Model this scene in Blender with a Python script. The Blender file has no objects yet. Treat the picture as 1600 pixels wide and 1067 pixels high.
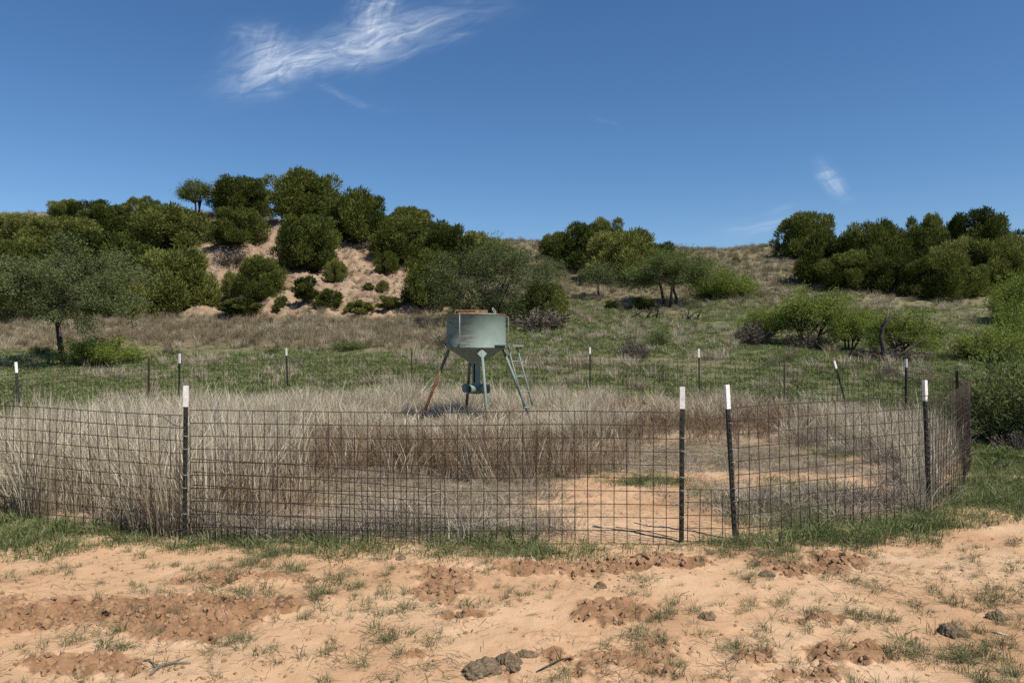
import bpy, math
import numpy as np
from mathutils import Vector

R = math.radians
scn = bpy.context.scene
COL = scn.collection
rng = np.random.default_rng(7)

# ------------------------------------------------------------------ camera
F = 1150.0            # focal length in photo pixels (1600 wide)
CX, CY = 800.0, 533.5
CH = 1.58             # camera height
cam = bpy.data.cameras.new('camera')
cam.sensor_width = 36.0
cam.lens = F / 1600 * 36
cam.clip_start = 0.05
cam.clip_end = 2000
camo = bpy.data.objects.new('camera', cam)
camo.location = (0, 0, CH)
camo.rotation_euler = (math.pi / 2, 0, 0)
COL.objects.link(camo)
scn.camera = camo

# ------------------------------------------------------------------ sky, sun, exposure
SUN_AZ, SUN_EL = 129.0, 56.0      # clockwise from +Y
world = bpy.data.worlds.new('World')
scn.world = world
world.use_nodes = True
wt = world.node_tree
wt.nodes.clear()


class NG:
    """small node-graph helper"""
    def __init__(s, tree): s.t = tree
    def n(s, typ, **kw):
        nd = s.t.nodes.new(typ)
        for k, v in kw.items(): setattr(nd, k, v)
        return nd
    def put(s, sock, v):
        if v is None: return
        if hasattr(v, 'is_output') or isinstance(v, bpy.types.NodeSocket): s.t.links.new(v, sock)
        else: sock.default_value = v
    def m(s, op, a, b=None, c=None, clamp=False):
        nd = s.n('ShaderNodeMath', operation=op); nd.use_clamp = clamp
        for i, v in enumerate((a, b, c)):
            if v is not None: s.put(nd.inputs[i], v)
        return nd.outputs[0]
    def vec(s, x, y, z=0.0):
        nd = s.n('ShaderNodeCombineXYZ')
        for i, v in enumerate((x, y, z)): s.put(nd.inputs[i], v)
        return nd.outputs[0]
    def noise(s, vec, scale, detail=4, rough=.55, dist=0.0):
        nd = s.n('ShaderNodeTexNoise')
        if vec is not None: s.put(nd.inputs['Vector'], vec)
        for k, v in (('Scale', scale), ('Detail', detail), ('Roughness', rough), ('Distortion', dist)): s.put(nd.inputs[k], v)
        return nd.outputs['Fac']
    def ramp(s, fac, stops):
        nd = s.n('ShaderNodeValToRGB')
        cr = nd.color_ramp
        while len(cr.elements) < len(stops): cr.elements.new(.5)
        for e, (p, c) in zip(cr.elements, stops):
            e.position = p; e.color = (*c, 1) if len(c) == 3 else c
        s.put(nd.inputs[0], fac)
        return nd.outputs[0]
    def mix(s, fac, a, b, mode='MIX'):
        nd = s.n('ShaderNodeMix', data_type='RGBA', blend_type=mode)
        s.put(nd.inputs[0], fac)
        for i, v in ((6, a), (7, b)):
            if isinstance(v, tuple): v = (*v, 1) if len(v) == 3 else v
            s.put(nd.inputs[i], v)
        return nd.outputs[2]
    def ss(s, v, lo, hi):
        nd = s.n('ShaderNodeMapRange', interpolation_type='SMOOTHSTEP')
        s.put(nd.inputs[0], v); nd.inputs[1].default_value = lo; nd.inputs[2].default_value = hi
        return nd.outputs[0]


g = NG(wt)
sky = g.n('ShaderNodeTexSky', sky_type='NISHITA')
sky.sun_disc = False
sky.sun_elevation = R(SUN_EL)
sky.sun_rotation = R(SUN_AZ)
sky.altitude = 700
sky.air_density = 1.0
sky.dust_density = 0.12
sky.ozone_density = 4.0
# thin cirrus, laid out by direction on the sky
dirv = g.n('ShaderNodeTexCoord').outputs['Generated']
sp = g.n('ShaderNodeSeparateXYZ'); g.put(sp.inputs[0], dirv)
yy = g.m('MAXIMUM', sp.outputs[1], .05)
U = g.m('MULTIPLY', g.m('DIVIDE', sp.outputs[0], yy), F)     # tangent plane towards +Y
V = g.m('MULTIPLY', g.m('DIVIDE', sp.outputs[2], yy), F)
front = g.m('GREATER_THAN', sp.outputs[1], .06)
w1 = g.noise(g.vec(g.m('MULTIPLY', U, .007), g.m('MULTIPLY', V, .007), 3.1), 1.0, 3, .5)
w2 = g.noise(g.vec(g.m('MULTIPLY', U, .007), g.m('MULTIPLY', V, .007), 9.7), 1.0, 3, .5)
Uw = g.m('ADD', U, g.m('MULTIPLY', g.m('SUBTRACT', w1, .5), 70))
Vw = g.m('ADD', V, g.m('MULTIPLY', g.m('SUBTRACT', w2, .5), 46))
alpha = None
# (photo x, photo y, angle deg, half length, half width, fibre stretch, strength, seed)
for (px, py, ang, la, lb, fs, st, sd) in [
        (510, 80, 17, 128, 25, 5, .66, 1), (408, 92, 58, 42, 32, 3, .55, 2), (432, 112, 84, 30, 28, 3, .40, 9),
        (585, 14, 74, 66, 26, 3.5, .60, 3), (640, 45, 14, 120, 22, 8, .26, 4), (580, 92, 11, 120, 9, 8, .20, 5),
        (392, 60, -40, 26, 12, 4, .22, 6), (540, 152, -25, 55, 6, 5, .10, 11), (720, 58, 15, 30, 6, 4, .16, 12),
        (1306, 285, -55, 26, 13, 4, .42, 7), (1195, 352, 12, 60, 12, 6, .16, 8), (1212, 328, 20, 22, 5, 5, .14, 10),
        (955, 190, -30, 22, 5, 5, .05, 14)]:
    a = R(ang); ca, sa = math.cos(a), math.sin(a)
    du = g.m('SUBTRACT', Uw, px - CX); dv = g.m('SUBTRACT', Vw, CY - py)
    s_ = g.m('ADD', g.m('MULTIPLY', du, ca), g.m('MULTIPLY', dv, sa))
    t_ = g.m('SUBTRACT', g.m('MULTIPLY', dv, ca), g.m('MULTIPLY', du, sa))
    q = g.m('ADD', g.m('POWER', g.m('ABSOLUTE', g.m('DIVIDE', s_, la)), 2.4), g.m('POWER', g.m('ABSOLUTE', g.m('DIVIDE', t_, lb)), 2))
    msk = g.m('POWER', 2.718, g.m('MULTIPLY', q, -1))
    k = 1.0 / lb
    fib = g.noise(g.vec(g.m('MULTIPLY', s_, 1.3 * k / fs), g.m('MULTIPLY', t_, 2.4 * k), sd * 7.3), 1.0, 7, .64, .35)
    fib = g.ss(fib, .26, .88)
    al = g.m('MULTIPLY', g.m('MULTIPLY', msk, g.m('ADD', .34, g.m('MULTIPLY', fib, 1.0))), st)
    alpha = al if alpha is None else g.m('ADD', alpha, g.m('MULTIPLY', al, g.m('SUBTRACT', 1, alpha)))
ru = g.m('ADD', g.m('MULTIPLY', U, .95), g.m('MULTIPLY', V, .3)); rv = g.m('SUBTRACT', g.m('MULTIPLY', V, .95), g.m('MULTIPLY', U, .3))
pat = g.noise(g.vec(g.m('MULTIPLY', ru, .016), g.m('MULTIPLY', rv, .045), 5.5), 1.0, 6, .6, 1.1)
alpha = g.m('MULTIPLY', alpha, g.m('ADD', .25, g.m('MULTIPLY', g.ss(pat, .30, .70), 1.05)))
alpha = g.m('MINIMUM', g.m('MULTIPLY', alpha, front), .80)
SKY_STR = 0.088
hs = g.n('ShaderNodeHueSaturation'); hs.inputs['Saturation'].default_value = 1.18; hs.inputs['Value'].default_value = .98; hs.inputs['Hue'].default_value = .502
g.put(hs.inputs['Color'], sky.outputs[0])
skc = g.mix(alpha, hs.outputs[0], (7.2, 7.9, 8.9))
bg = g.n('ShaderNodeBackground'); g.put(bg.inputs[0], skc); bg.inputs[1].default_value = SKY_STR
wo = g.n('ShaderNodeOutputWorld'); wt.links.new(bg.outputs[0], wo.inputs[0])

sun = bpy.data.lights.new('sun', 'SUN')
sun.energy = 5.0
sun.angle = R(0.53)
sun.color = (1.0, .93, .83)
suno = bpy.data.objects.new('sun', sun)
sd_ = Vector((math.sin(R(SUN_AZ)) * math.cos(R(SUN_EL)), math.cos(R(SUN_AZ)) * math.cos(R(SUN_EL)), math.sin(R(SUN_EL))))
suno.rotation_euler = sd_.to_track_quat('Z', 'Y').to_euler()
suno.location = (20, -10, 30)
COL.objects.link(suno)
vs = scn.view_settings
vs.view_transform = 'Standard'; vs.look = 'None'; vs.gamma = 1.0; vs.use_curve_mapping = False
vs.exposure = 0.36
scn.render.engine = 'CYCLES'
scn.cycles.max_bounces = 5
scn.cycles.diffuse_bounces = 2
scn.cycles.use_denoising = False
scn.cycles.transparent_max_bounces = 8


# ------------------------------------------------------------------ helpers
def tag(o, label=None, cat=None, group=None, kind=None):
    for k, v in (('label', label), ('category', cat), ('group', group), ('kind', kind)):
        if v: o[k] = v
    return o


def empty(name, loc, rz=0.0, sc=(1, 1, 1)):
    o = bpy.data.objects.new(name, None)
    o.empty_display_size = .2
    o.location = loc; o.rotation_euler = (0, 0, rz); o.scale = sc
    COL.objects.link(o)
    return o


def link(name, me, parent=None, loc=None, rz=None):
    o = bpy.data.objects.new(name, me)
    COL.objects.link(o)
    if parent is not None: o.parent = parent
    if loc is not None: o.location = loc
    if rz is not None: o.rotation_euler = (0, 0, rz)
    return o


class MB:
    def __init__(s): s.v = []; s.f = []; s.sm = []
    def add(s, vs_, fs, smooth=False):
        b = len(s.v)
        s.v += [tuple(p) for p in vs_]
        s.f += [tuple(b + i for i in f) for f in fs]
        s.sm += [smooth] * len(fs)
        return s
    def box(s, c, d, rot=None):
        c = Vector(c); h = Vector(d) / 2
        ps = []
        for z in (-1, 1):
            for (x, y) in ((-1, -1), (1, -1), (1, 1), (-1, 1)):
                p = Vector((x * h.x, y * h.y, z * h.z))
                if rot is not None: p = rot @ p
                ps.append(c + p)
        return s.add(ps, [(3, 2, 1, 0), (4, 5, 6, 7), (0, 1, 5, 4), (1, 2, 6, 5), (2, 3, 7, 6), (3, 0, 4, 7)])
    def tube(s, pts, rad, n=6, cap=True, smooth=True):
        pts = [Vector(p) for p in pts]
        if not hasattr(rad, '__len__'): rad = [rad] * len(pts)
        vs_, fs = [], []
        ref = None
        for i, p in enumerate(pts):
            t = (pts[min(i + 1, len(pts) - 1)] - pts[max(i - 1, 0)])
            t = t.normalized() if t.length > 1e-9 else Vector((0, 0, 1))
            if ref is None:
                ref = Vector((1, 0, 0)) if abs(t.x) < .8 else Vector((0, 1, 0))
            a = (ref - t * ref.dot(t)).normalized(); b = t.cross(a); ref = a
            for k in range(n):
                an = 2 * math.pi * k / n
                vs_.append(p + (a * math.cos(an) + b * math.sin(an)) * rad[i])
        m_ = len(pts)
        for i in range(m_ - 1):
            for k in range(n):
                k2 = (k + 1) % n
                fs.append((i * n + k, i * n + k2, (i + 1) * n + k2, (i + 1) * n + k))
        s.add(vs_, fs, smooth)
        if cap:
            b = len(s.v) - len(vs_)
            s.f.append(tuple(b + k for k in reversed(range(n)))); s.sm.append(False)
            s.f.append(tuple(b + (m_ - 1) * n + k for k in range(n))); s.sm.append(False)
        return s
    def lathe(s, prof, n=48, smooth=True):
        vs_, fs = [], []
        for (r, z) in prof:
            for k in range(n):
                a = 2 * math.pi * k / n
                vs_.append((r * math.cos(a), r * math.sin(a), z))
        for i in range(len(prof) - 1):
            for k in range(n):
                k2 = (k + 1) % n
                fs.append((i * n + k, i * n + k2, (i + 1) * n + k2, (i + 1) * n + k))
        return s.add(vs_, fs, smooth)
    def mesh(s, name, mat=None):
        me = bpy.data.meshes.new(name)
        me.from_pydata(s.v, [], s.f)
        me.polygons.foreach_set('use_smooth', s.sm)
        if mat: me.materials.append(mat)
        me.update()
        return me
    def build(s, name, mat, parent=None, loc=None, rz=None):
        return link(name, s.mesh(name, mat), parent, loc, rz)


def quads_mesh(name, verts, quads, mat, attrs=None, smooth=False):
    me = bpy.data.meshes.new(name)
    nv, nq = len(verts), len(quads)
    me.vertices.add(nv); me.vertices.foreach_set('co', np.ascontiguousarray(verts, dtype=np.float32).ravel())
    me.loops.add(nq * 4); me.loops.foreach_set('vertex_index', np.ascontiguousarray(quads, dtype=np.int32).ravel())
    me.polygons.add(nq); me.polygons.foreach_set('loop_start', np.arange(0, nq * 4, 4, dtype=np.int32))
    if smooth: me.polygons.foreach_set('use_smooth', np.ones(nq, dtype=bool))
    for k, a in (attrs or {}).items():
        if a.ndim == 1:
            at = me.attributes.new(k, 'FLOAT', 'POINT'); at.data.foreach_set('value', a.astype(np.float32))
        else:
            at = me.attributes.new(k, 'FLOAT_COLOR', 'POINT'); at.data.foreach_set('color', a.astype(np.float32).ravel())
    if mat: me.materials.append(mat)
    me.update(calc_edges=True)
    me.validate()
    return me


def strips(name, P, S, W, tint, mat):
    """P (N,K,3) centre lines, S (N,3) side vectors, W (N,K) widths, tint (N,) -> ribbons"""
    N, K, _ = P.shape
    off = S[:, None, :] * (W[:, :, None] / 2)
    v = np.stack([P - off, P + off], 2).reshape(N * K * 2, 3)
    base = (np.arange(N) * K * 2)[:, None]
    q = []
    for k in range(K - 1):
        q.append(np.stack([base[:, 0] + 2 * k, base[:, 0] + 2 * k + 1, base[:, 0] + 2 * k + 3, base[:, 0] + 2 * k + 2], 1))
    q = np.stack(q, 1).reshape(-1, 4)
    hgt = np.tile(np.repeat(np.linspace(0, 1, K), 2), N)
    return quads_mesh(name, v, q, mat, {'tint': np.repeat(tint, K * 2), 'along': hgt})


def unit(a): return a / np.maximum(np.linalg.norm(a, axis=-1, keepdims=True), 1e-9)


def hash2(ix, iy, seed):
    h = (ix.astype(np.int64) * 374761393 + iy.astype(np.int64) * 668265263 + seed * 974634541) & 0xffffffff
    h = ((h ^ (h >> 13)) * 1274126177) & 0xffffffff
    h = h ^ (h >> 16)
    return (h & 0xffffff) / float(0xffffff)


def vn(x, y, seed=0):
    x = np.asarray(x, float); y = np.asarray(y, float)
    ix, iy = np.floor(x), np.floor(y)
    fx, fy = x - ix, y - iy
    fx = fx * fx * (3 - 2 * fx); fy = fy * fy * (3 - 2 * fy)
    a, b = hash2(ix, iy, seed), hash2(ix + 1, iy, seed)
    c, d = hash2(ix, iy + 1, seed), hash2(ix + 1, iy + 1, seed)
    return (a * (1 - fx) + b * fx) * (1 - fy) + (c * (1 - fx) + d * fx) * fy


def fbm(x, y, sc, oc=4, seed=0, gain=.5):
    x = np.asarray(x, float) / sc; y = np.asarray(y, float) / sc
    t, amp, tot = 0, 1.0, 0
    for o in range(oc):
        t = t + amp * (vn(x + 13.7 * o, y - 7.9 * o, seed + o) - .5); tot += amp
        x, y, amp = x * 2.03, y * 2.03, amp * gain
    return t / tot * 2       # about -1..1


def sst(x, lo, hi):
    t = np.clip((x - lo) / (hi - lo), 0, 1)
    return t * t * (3 - 2 * t)


# ------------------------------------------------------------------ terrain shape
TC = [-400, 0, 200, 300, 400, 500, 580, 680, 850, 960, 1070, 1200, 1350, 1600, 2000]
TY = [20, 25, 32, 40, 45, 50, 57, 65]
TV = {-400: (597, 568, 530, 492, 455, 420, 375, 336), 0: (597, 568, 530, 492, 455, 420, 375, 336),
      200: (597, 568, 530, 492, 450, 415, 370, 333), 300: (597, 566, 528, 491, 448, 408, 352, 331),
      400: (595, 562, 525, 490, 440, 395, 345, 338), 500: (592, 558, 523, 490, 435, 390, 343, 346),
      580: (590, 556, 522, 488, 440, 405, 365, 359), 680: (588, 553, 520, 487, 455, 425, 390, 372),
      850: (585, 548, 512, 475, 450, 428, 400, 377), 960: (583, 546, 508, 470, 450, 432, 408, 384),
      1070: (582, 545, 507, 470, 452, 436, 414, 392), 1200: (582, 545, 507, 470, 450, 430, 402, 384),
      1350: (582, 546, 508, 470, 452, 432, 402, 378), 1600: (584, 549, 508, 467, 450, 430, 400, 374),
      2000: (584, 549, 508, 467, 450, 430, 400, 374)}
_gu = np.arange(-400, 2001, 20.0)
_gy = np.arange(0, 121, .5)
_tab = np.zeros((len(TC), len(_gy)))
for i, c in enumerate(TC):
    ys = [0, 11, 14, 17] + TY + [75, 120]
    zz = [0, 0, .05, .13] + [CH + (CY - v) * y / F for v, y in zip(TV[c], TY)]
    zz += [zz[-1] - .1, zz[-1] - 1.5]
    _tab[i] = np.interp(_gy, ys, zz)
_T = np.stack([np.interp(_gu, TC, _tab[:, j]) for j in range(len(_gy))], 1)
for _ in range(3):
    for ax, w in ((1, 2), (0, 2)):
        P_ = np.pad(_T, [(w, w) if a == ax else (0, 0) for a in (0, 1)], mode='edge')
        _T = sum(np.take(P_, range(k, k + _T.shape[ax]), axis=ax) for k in range(2 * w + 1)) / (2 * w + 1)


def bank_mask(px, py):
    m_ = np.maximum(ell(px, py, 505, 437, 135, 58), ell(px, py, 405, 425, 95, 78))
    m_ = np.maximum.reduce([m_, ell(px, py, 440, 358, 22, 28), ell(px, py, 452, 470, 70, 20), ell(px, py, 342, 432, 26, 34), .8 * ell(px, py, 580, 395, 46, 34)])
    m_ = np.maximum(m_, ell(px, py, 530, 486, 170, 11))
    m_ = np.maximum(m_, .7 * ell(px, py, 290, 488, 110, 7))
    return m_


def ell(px, py, cx, cy, rx, ry, soft=.35):
    d = np.sqrt(((px - cx) / rx) ** 2 + ((py - cy) / ry) ** 2)
    return 1 - sst(d, 1 - soft, 1 + soft)


def box(px, py, x0, x1, y0, y1, sx=30, sy=8):
    return sst(px, x0 - sx, x0 + sx) * (1 - sst(px, x1 - sx, x1 + sx)) * sst(py, y0 - sy, y0 + sy) * (1 - sst(py, y1 - sy, y1 + sy))


def base_z(X, Y):
    X = np.asarray(X, float); Y = np.asarray(Y, float)
    u = np.clip(CX + F * X / np.maximum(Y, 1.0), -400, 1999)
    y = np.clip(Y, 0, 119.9)
    iu = (u + 400) / 20; iy = y / .5
    i0 = np.floor(iu).astype(int); j0 = np.floor(iy).astype(int)
    fu, fy = iu - i0, iy - j0
    i1 = np.minimum(i0 + 1, len(_gu) - 1); j1 = np.minimum(j0 + 1, len(_gy) - 1)
    z = (_T[i0, j0] * (1 - fu) + _T[i1, j0] * fu) * (1 - fy) + (_T[i0, j1] * (1 - fu) + _T[i1, j1] * fu) * fy
    far = sst(Y, 18, 34)
    z = z + far * (.35 * fbm(X, Y, 7.0, 3, 5) + .12 * fbm(X, Y, 1.6, 3, 9))
    z = z + sst(Y, 8, 18) * (1 - far) * .05 * fbm(X, Y, 2.0, 3, 12)
    z = z - np.maximum(Y - 120, 0) * .02
    return z


def pix(X, Y, z=None):
    if z is None: z = base_z(X, Y)
    Yc = np.maximum(Y, .5)
    return CX + F * X / Yc, CY + F * (CH - z) / Yc


# disturbed (rooted) soil patches, in photo pixels on the ground
ROOTS = [(200, 965, 250, 30), (395, 950, 120, 22), (120, 1040, 110, 20), (700, 900, 75, 34), (900, 888, 190, 18), (745, 962, 60, 12),
         (960, 958, 70, 22), (1250, 885, 95, 22), (1180, 1025, 60, 26), (1310, 1020, 75, 24), (1245, 1055, 90, 18), (1290, 968, 70, 9),
         (640, 1030, 40, 14), (420, 905, 200, 9), (1040, 880, 80, 16)]


def root_mask(px, py, X, Y):
    n = fbm(X, Y, .5, 5, 31, .65) * .95
    m_ = 0
    for (cx, cy, rx, ry) in ROOTS:
        d = np.sqrt(((px - cx) / rx) ** 2 + ((py - cy) / ry) ** 2) + n
        m_ = np.maximum(m_, 1 - sst(d, .45, 1.1))
    m_ = np.maximum(m_, .75 * sst(fbm(X, Y, .9, 5, 33, .7), .16, .5) * sst(py, 862, 880) * sst(fbm(X, Y, 2.2, 2, 35), -.3, .2))
    return m_


def surf_z(X, Y):
    """terrain with its fine relief"""
    z = base_z(X, Y)
    px, py = pix(X, Y, z)
    near = 1 - sst(Y, 8, 13)
    rm = root_mask(px, py, X, Y) * near
    z = z + near * (.030 * fbm(X, Y, .55, 4, 41, .6) + .009 * fbm(X, Y, .11, 3, 43))
    clod = np.abs(fbm(X, Y, .10, 3, 47, .6))
    z = z + rm * (-.022 + .058 * (1 - 2.2 * clod) + .040 * fbm(X, Y, .22, 4, 49, .65) + .034 * (.35 - np.abs(fbm(X, Y, .055, 2, 57))))
    bm_ = bank_mask(px, py) * sst(Y, 34, 38)
    gul = np.abs(fbm(X + .35 * Y, Y * .25, 1.5, 3, 53))
    z = z + bm_ * (.85 * (.4 - gul) + .30 * fbm(X, Y, .6, 4, 59, .65))
    return z


def hit(px, py, lo=3.0, hi=66.0):
    """where the photo ray (px, py) meets the terrain"""
    Y = np.arange(lo, hi, .05)
    X = (px - CX) / F * Y
    v = pix(X, Y)[1]
    k = np.nonzero(v <= py)[0]
    j = k[0] if len(k) else int(np.argmin(v))
    return float(X[j]), float(Y[j])


def at(px, Y, dz=0.0):
    X = (px - CX) / F * Y
    return Vector((X, Y, float(surf_z(np.array([X]), np.array([Y]))[0]) + dz))


# ------------------------------------------------------------------ pen plan (photo x, depth)
PEN = [(290, 5.85), (1066, 5.75), (1137, 5.85), (1447, 6.75), (1514, 8.6), (1500, 10.4), (1417, 13.6), (1305, 14.8), (1225, 15.5), (1094, 16.2),
       (923, 16.9), (643, 17.1), (452, 16.6), (278, 15.2), (230, 14.8), (37, 11.8), (-110, 9.6), (-190, 8.0), (-120, 7.2), (0, 6.65)]
PENW = np.array([((p - CX) / F * d, d) for p, d in PEN])


def inside_pen(X, Y):
    X = np.asarray(X); Y = np.asarray(Y)
    c = np.zeros(X.shape, bool)
    n = len(PENW)
    for i in range(n):
        x0, y0 = PENW[i]; x1, y1 = PENW[(i + 1) % n]
        k = (y0 > Y) != (y1 > Y)
        with np.errstate(divide='ignore', invalid='ignore'):
            xi = x0 + (Y - y0) * (x1 - x0) / (y1 - y0)
        c ^= k & (X < xi)
    return c


# ------------------------------------------------------------------ ground cover zones
def zones(X, Y):
    """densities 0..1 of the ground covers"""
    X = np.asarray(X, float); Y = np.asarray(Y, float)
    px, py = pix(X, Y)
    ins = inside_pen(X, Y).astype(float)
    out = 1 - ins
    n1 = fbm(X, Y, 1.3, 4, 71); n2 = fbm(X, Y, .45, 3, 73); n3 = fbm(X, Y, 4.5, 3, 77)
    jx, jy = px + 85 * n1 + 45 * n2, py + 12 * n2 + 12 * n1
    z = {}
    # green grass outside the pen
    fs = box(px, py, -400, 620, 790 + 8 * n2, 872 + 30 * n1 + 12 * n2, 30, 9)
    fs = np.maximum(fs, .85 * box(px, py, 560, 1010, 842, 872 + 18 * n1 + 10 * n2, 40, 7))
    fs = np.maximum(fs, .85 * box(px, py, 1030, 1190, 836, 862 + 12 * n1, 25, 7))
    lim = np.interp(px, [1100, 1180, 1300, 1400, 1500, 1600, 1900], [868, 864, 856, 842, 828, 812, 790]) + 22 * n1 + 14 * n2
    fr = sst(px, 1120, 1170) * (1 - sst(py - lim, -9, 11)) * (Y < 14)
    bk = (Y > 8) * (1 - .7 * sst(Y, 30, 44)) * np.clip(.85 + .65 * n3 + .55 * n1, 0.08, 1)
    bk = bk * np.where(px < 700, sst(py, 530, 560), sst(py, 425, 500))
    bk = np.maximum(bk, .8 * (Y > 20) * np.maximum.reduce([ell(px, py, 930, 505, 100, 28), ell(px, py, 880, 480, 60, 18), ell(px, py, 1180, 480, 130, 30), ell(px, py, 1500, 530, 120, 30)]))
    pt = np.where(Y < 9, .42 + .6 * sst(fbm(X, Y, .4, 4, 96, .65), -.35, .3), 1.0)
    z['green'] = out * pt * np.clip(np.maximum.reduce([fs * (Y < 8), fr, bk * (Y > 9)]), 0, 1)
    gin = np.maximum.reduce([ell(jx, jy, 1010, 752, 60, 10), .7 * ell(jx, jy, 1250, 770, 60, 20), .6 * ell(jx, jy, 1110, 770, 30, 8),
                             .8 * ell(jx, jy, 700, 832, 130, 14), .8 * ell(jx, jy, 430, 836, 170, 14), .5 * ell(jx, jy, 1330, 705, 90, 14),
                             .7 * ell(jx, jy, 1250, 810, 120, 22), .5 * ell(jx, jy, 860, 735, 70, 8)])
    z['green_in'] = ins * gin
    # tall straw inside the pen
    s1 = box(jx, jy, -500, 330, 640, 842, 40, 8)
    s1 = np.maximum(s1, .9 * box(jx, jy, 200, 470, 640, 815, 50, 12))
    s2 = np.maximum(box(jx, jy, -300, 935, 600, 690, 35, 10), .22 * box(jx, jy, 300, 900, 640, 750, 60, 15))
    s3 = .75 * box(jx, jy, 1255, 1500, 600, 690, 25, 12)
    s4 = .55 * box(jx, jy, 1390, 1520, 660, 800, 25, 12)
    s5 = .5 * box(jx, jy, 930, 1260, 560, 668, 25, 8)
    z['straw'] = ins * np.clip(np.maximum.reduce([s1, s2, s3, s4, s5]) + .25 * n2 * (s1 + s2 > .3), 0, 1)
    b1 = box(jx, jy, 370, 905, 690, 750, 80, 26)
    b1 = np.maximum(b1, .55 * box(jx, jy, 240, 480, 700, 820, 45, 10))
    b2 = box(jx, jy, 925, 1262, 648, 690, 45, 13)
    b3 = .35 * box(jx, jy, 1380, 1500, 640, 720, 25, 12)
    z['weed'] = ins * np.maximum.reduce([b1, b2, b3])
    g1 = box(jx, jy, 300, 880, 800, 850, 80, 14)
    g2 = .9 * ell(jx, jy, 1300, 800, 160, 34) + .9 * ell(jx, jy, 1420, 755, 90, 40)
    g3 = .8 * ell(jx, jy, 1370, 690, 120, 26) + .35 * ell(jx, jy, 1180, 735, 100, 14)
    z['grey'] = ins * np.clip(np.maximum.reduce([g1, g2, g3, .2 * box(jx, jy, 480, 900, 745, 790, 40, 8)]), 0, 1)
    z['litter'] = ins * np.clip(np.maximum.reduce([box(jx, jy, 480, 880, 735, 805, 80, 14), .8 * box(jx, jy, 850, 1330, 690, 735, 40, 8), .5 * ell(jx, jy, 1120, 775, 90, 26)]), 0, 1)
    # dry grass outside, behind the pen
    hill = sst(Y, 17.5, 19) * (1 - sst(Y, 90, 110)) * out
    bm_ = np.clip(bank_mask(px, py) * sst(Y, 36, 39), 0, 1)
    band = box(px, py, -400, 720, 496 + 6 * n1, 543 + 8 * n1, 60, 9) * (Y > 22)
    z['dry'] = hill * np.clip(.30 + .45 * n3 + .4 * n1 + .95 * sst(Y, 32, 40) + band, .05, 1) * (1 - .72 * bm_)
    z['band'] = band
    z['bank'] = bm_
    z['root'] = root_mask(px, py, X, Y) * (Y < 9) * out
    z['px'], z['py'], z['ins'] = px, py, ins
    return z


# ------------------------------------------------------------------ materials
def new_mat(name):
    m_ = bpy.data.materials.new(name); m_.use_nodes = True
    t = m_.node_tree; t.nodes.clear()
    gg = NG(t)
    out = gg.n('ShaderNodeOutputMaterial')
    return m_, gg, out


def principled(gg, out, col, rough=.8, bump=None, metallic=0.0, spec=.3):
    b = gg.n('ShaderNodeBsdfPrincipled')
    gg.put(b.inputs['Base Color'], (*col, 1) if isinstance(col, tuple) else col)
    gg.put(b.inputs['Roughness'], rough)
    b.inputs['Metallic'].default_value = metallic
    b.inputs['Specular IOR Level'].default_value = spec
    if bump is not None:
        bn = gg.n('ShaderNodeBump'); bn.inputs['Strength'].default_value = bump[1]; bn.inputs['Distance'].default_value = bump[2]
        gg.put(bn.inputs['Height'], bump[0]); gg.t.links.new(bn.outputs[0], b.inputs['Normal'])
    gg.t.links.new(b.outputs[0], out.inputs[0])
    return b


def leaf_mat(name, cols, trans=.25, var=.35, stemcol=None):
    """cols: ramp over the per-blade tint; each plant drifts a little as a whole"""
    m_, gg, out = new_mat(name)
    at_ = gg.n('ShaderNodeAttribute', attribute_name='tint').outputs['Fac']
    oi = gg.n('ShaderNodeObjectInfo').outputs['Random']
    f = gg.m('ADD', at_, gg.m('MULTIPLY', gg.m('SUBTRACT', oi, .5), var))
    c = gg.ramp(f, [(i / (len(cols) - 1), k) for i, k in enumerate(cols)])
    if stemcol is not None:
        al = gg.n('ShaderNodeAttribute', attribute_name='along').outputs['Fac']
        c = gg.mix(gg.m('MULTIPLY', gg.m('SUBTRACT', 1, gg.ss(al, .0, .5)), .6), c, stemcol)
    d = gg.n('ShaderNodeBsdfDiffuse'); t_ = gg.n('ShaderNodeBsdfTranslucent'); mx = gg.n('ShaderNodeMixShader')
    gg.put(d.inputs[0], c); gg.put(t_.inputs[0], c); mx.inputs[0].default_value = trans
    gg.t.links.new(d.outputs[0], mx.inputs[1]); gg.t.links.new(t_.outputs[0], mx.inputs[2])
    gg.t.links.new(mx.outputs[0], out.inputs[0])
    return m_


def plain(name, c1, c2, scale=8, rough=.8, bump=0.0, spec=.3, metallic=0.0):
    m_, gg, out = new_mat(name)
    co = gg.n('ShaderNodeTexCoord').outputs['Object']
    n = gg.noise(co, scale, 6, .65)
    c = gg.ramp(n, [(.3, c1), (.7, c2)])
    principled(gg, out, c, rough, (n, bump, .02) if bump else None, metallic, spec)
    return m_


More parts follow.
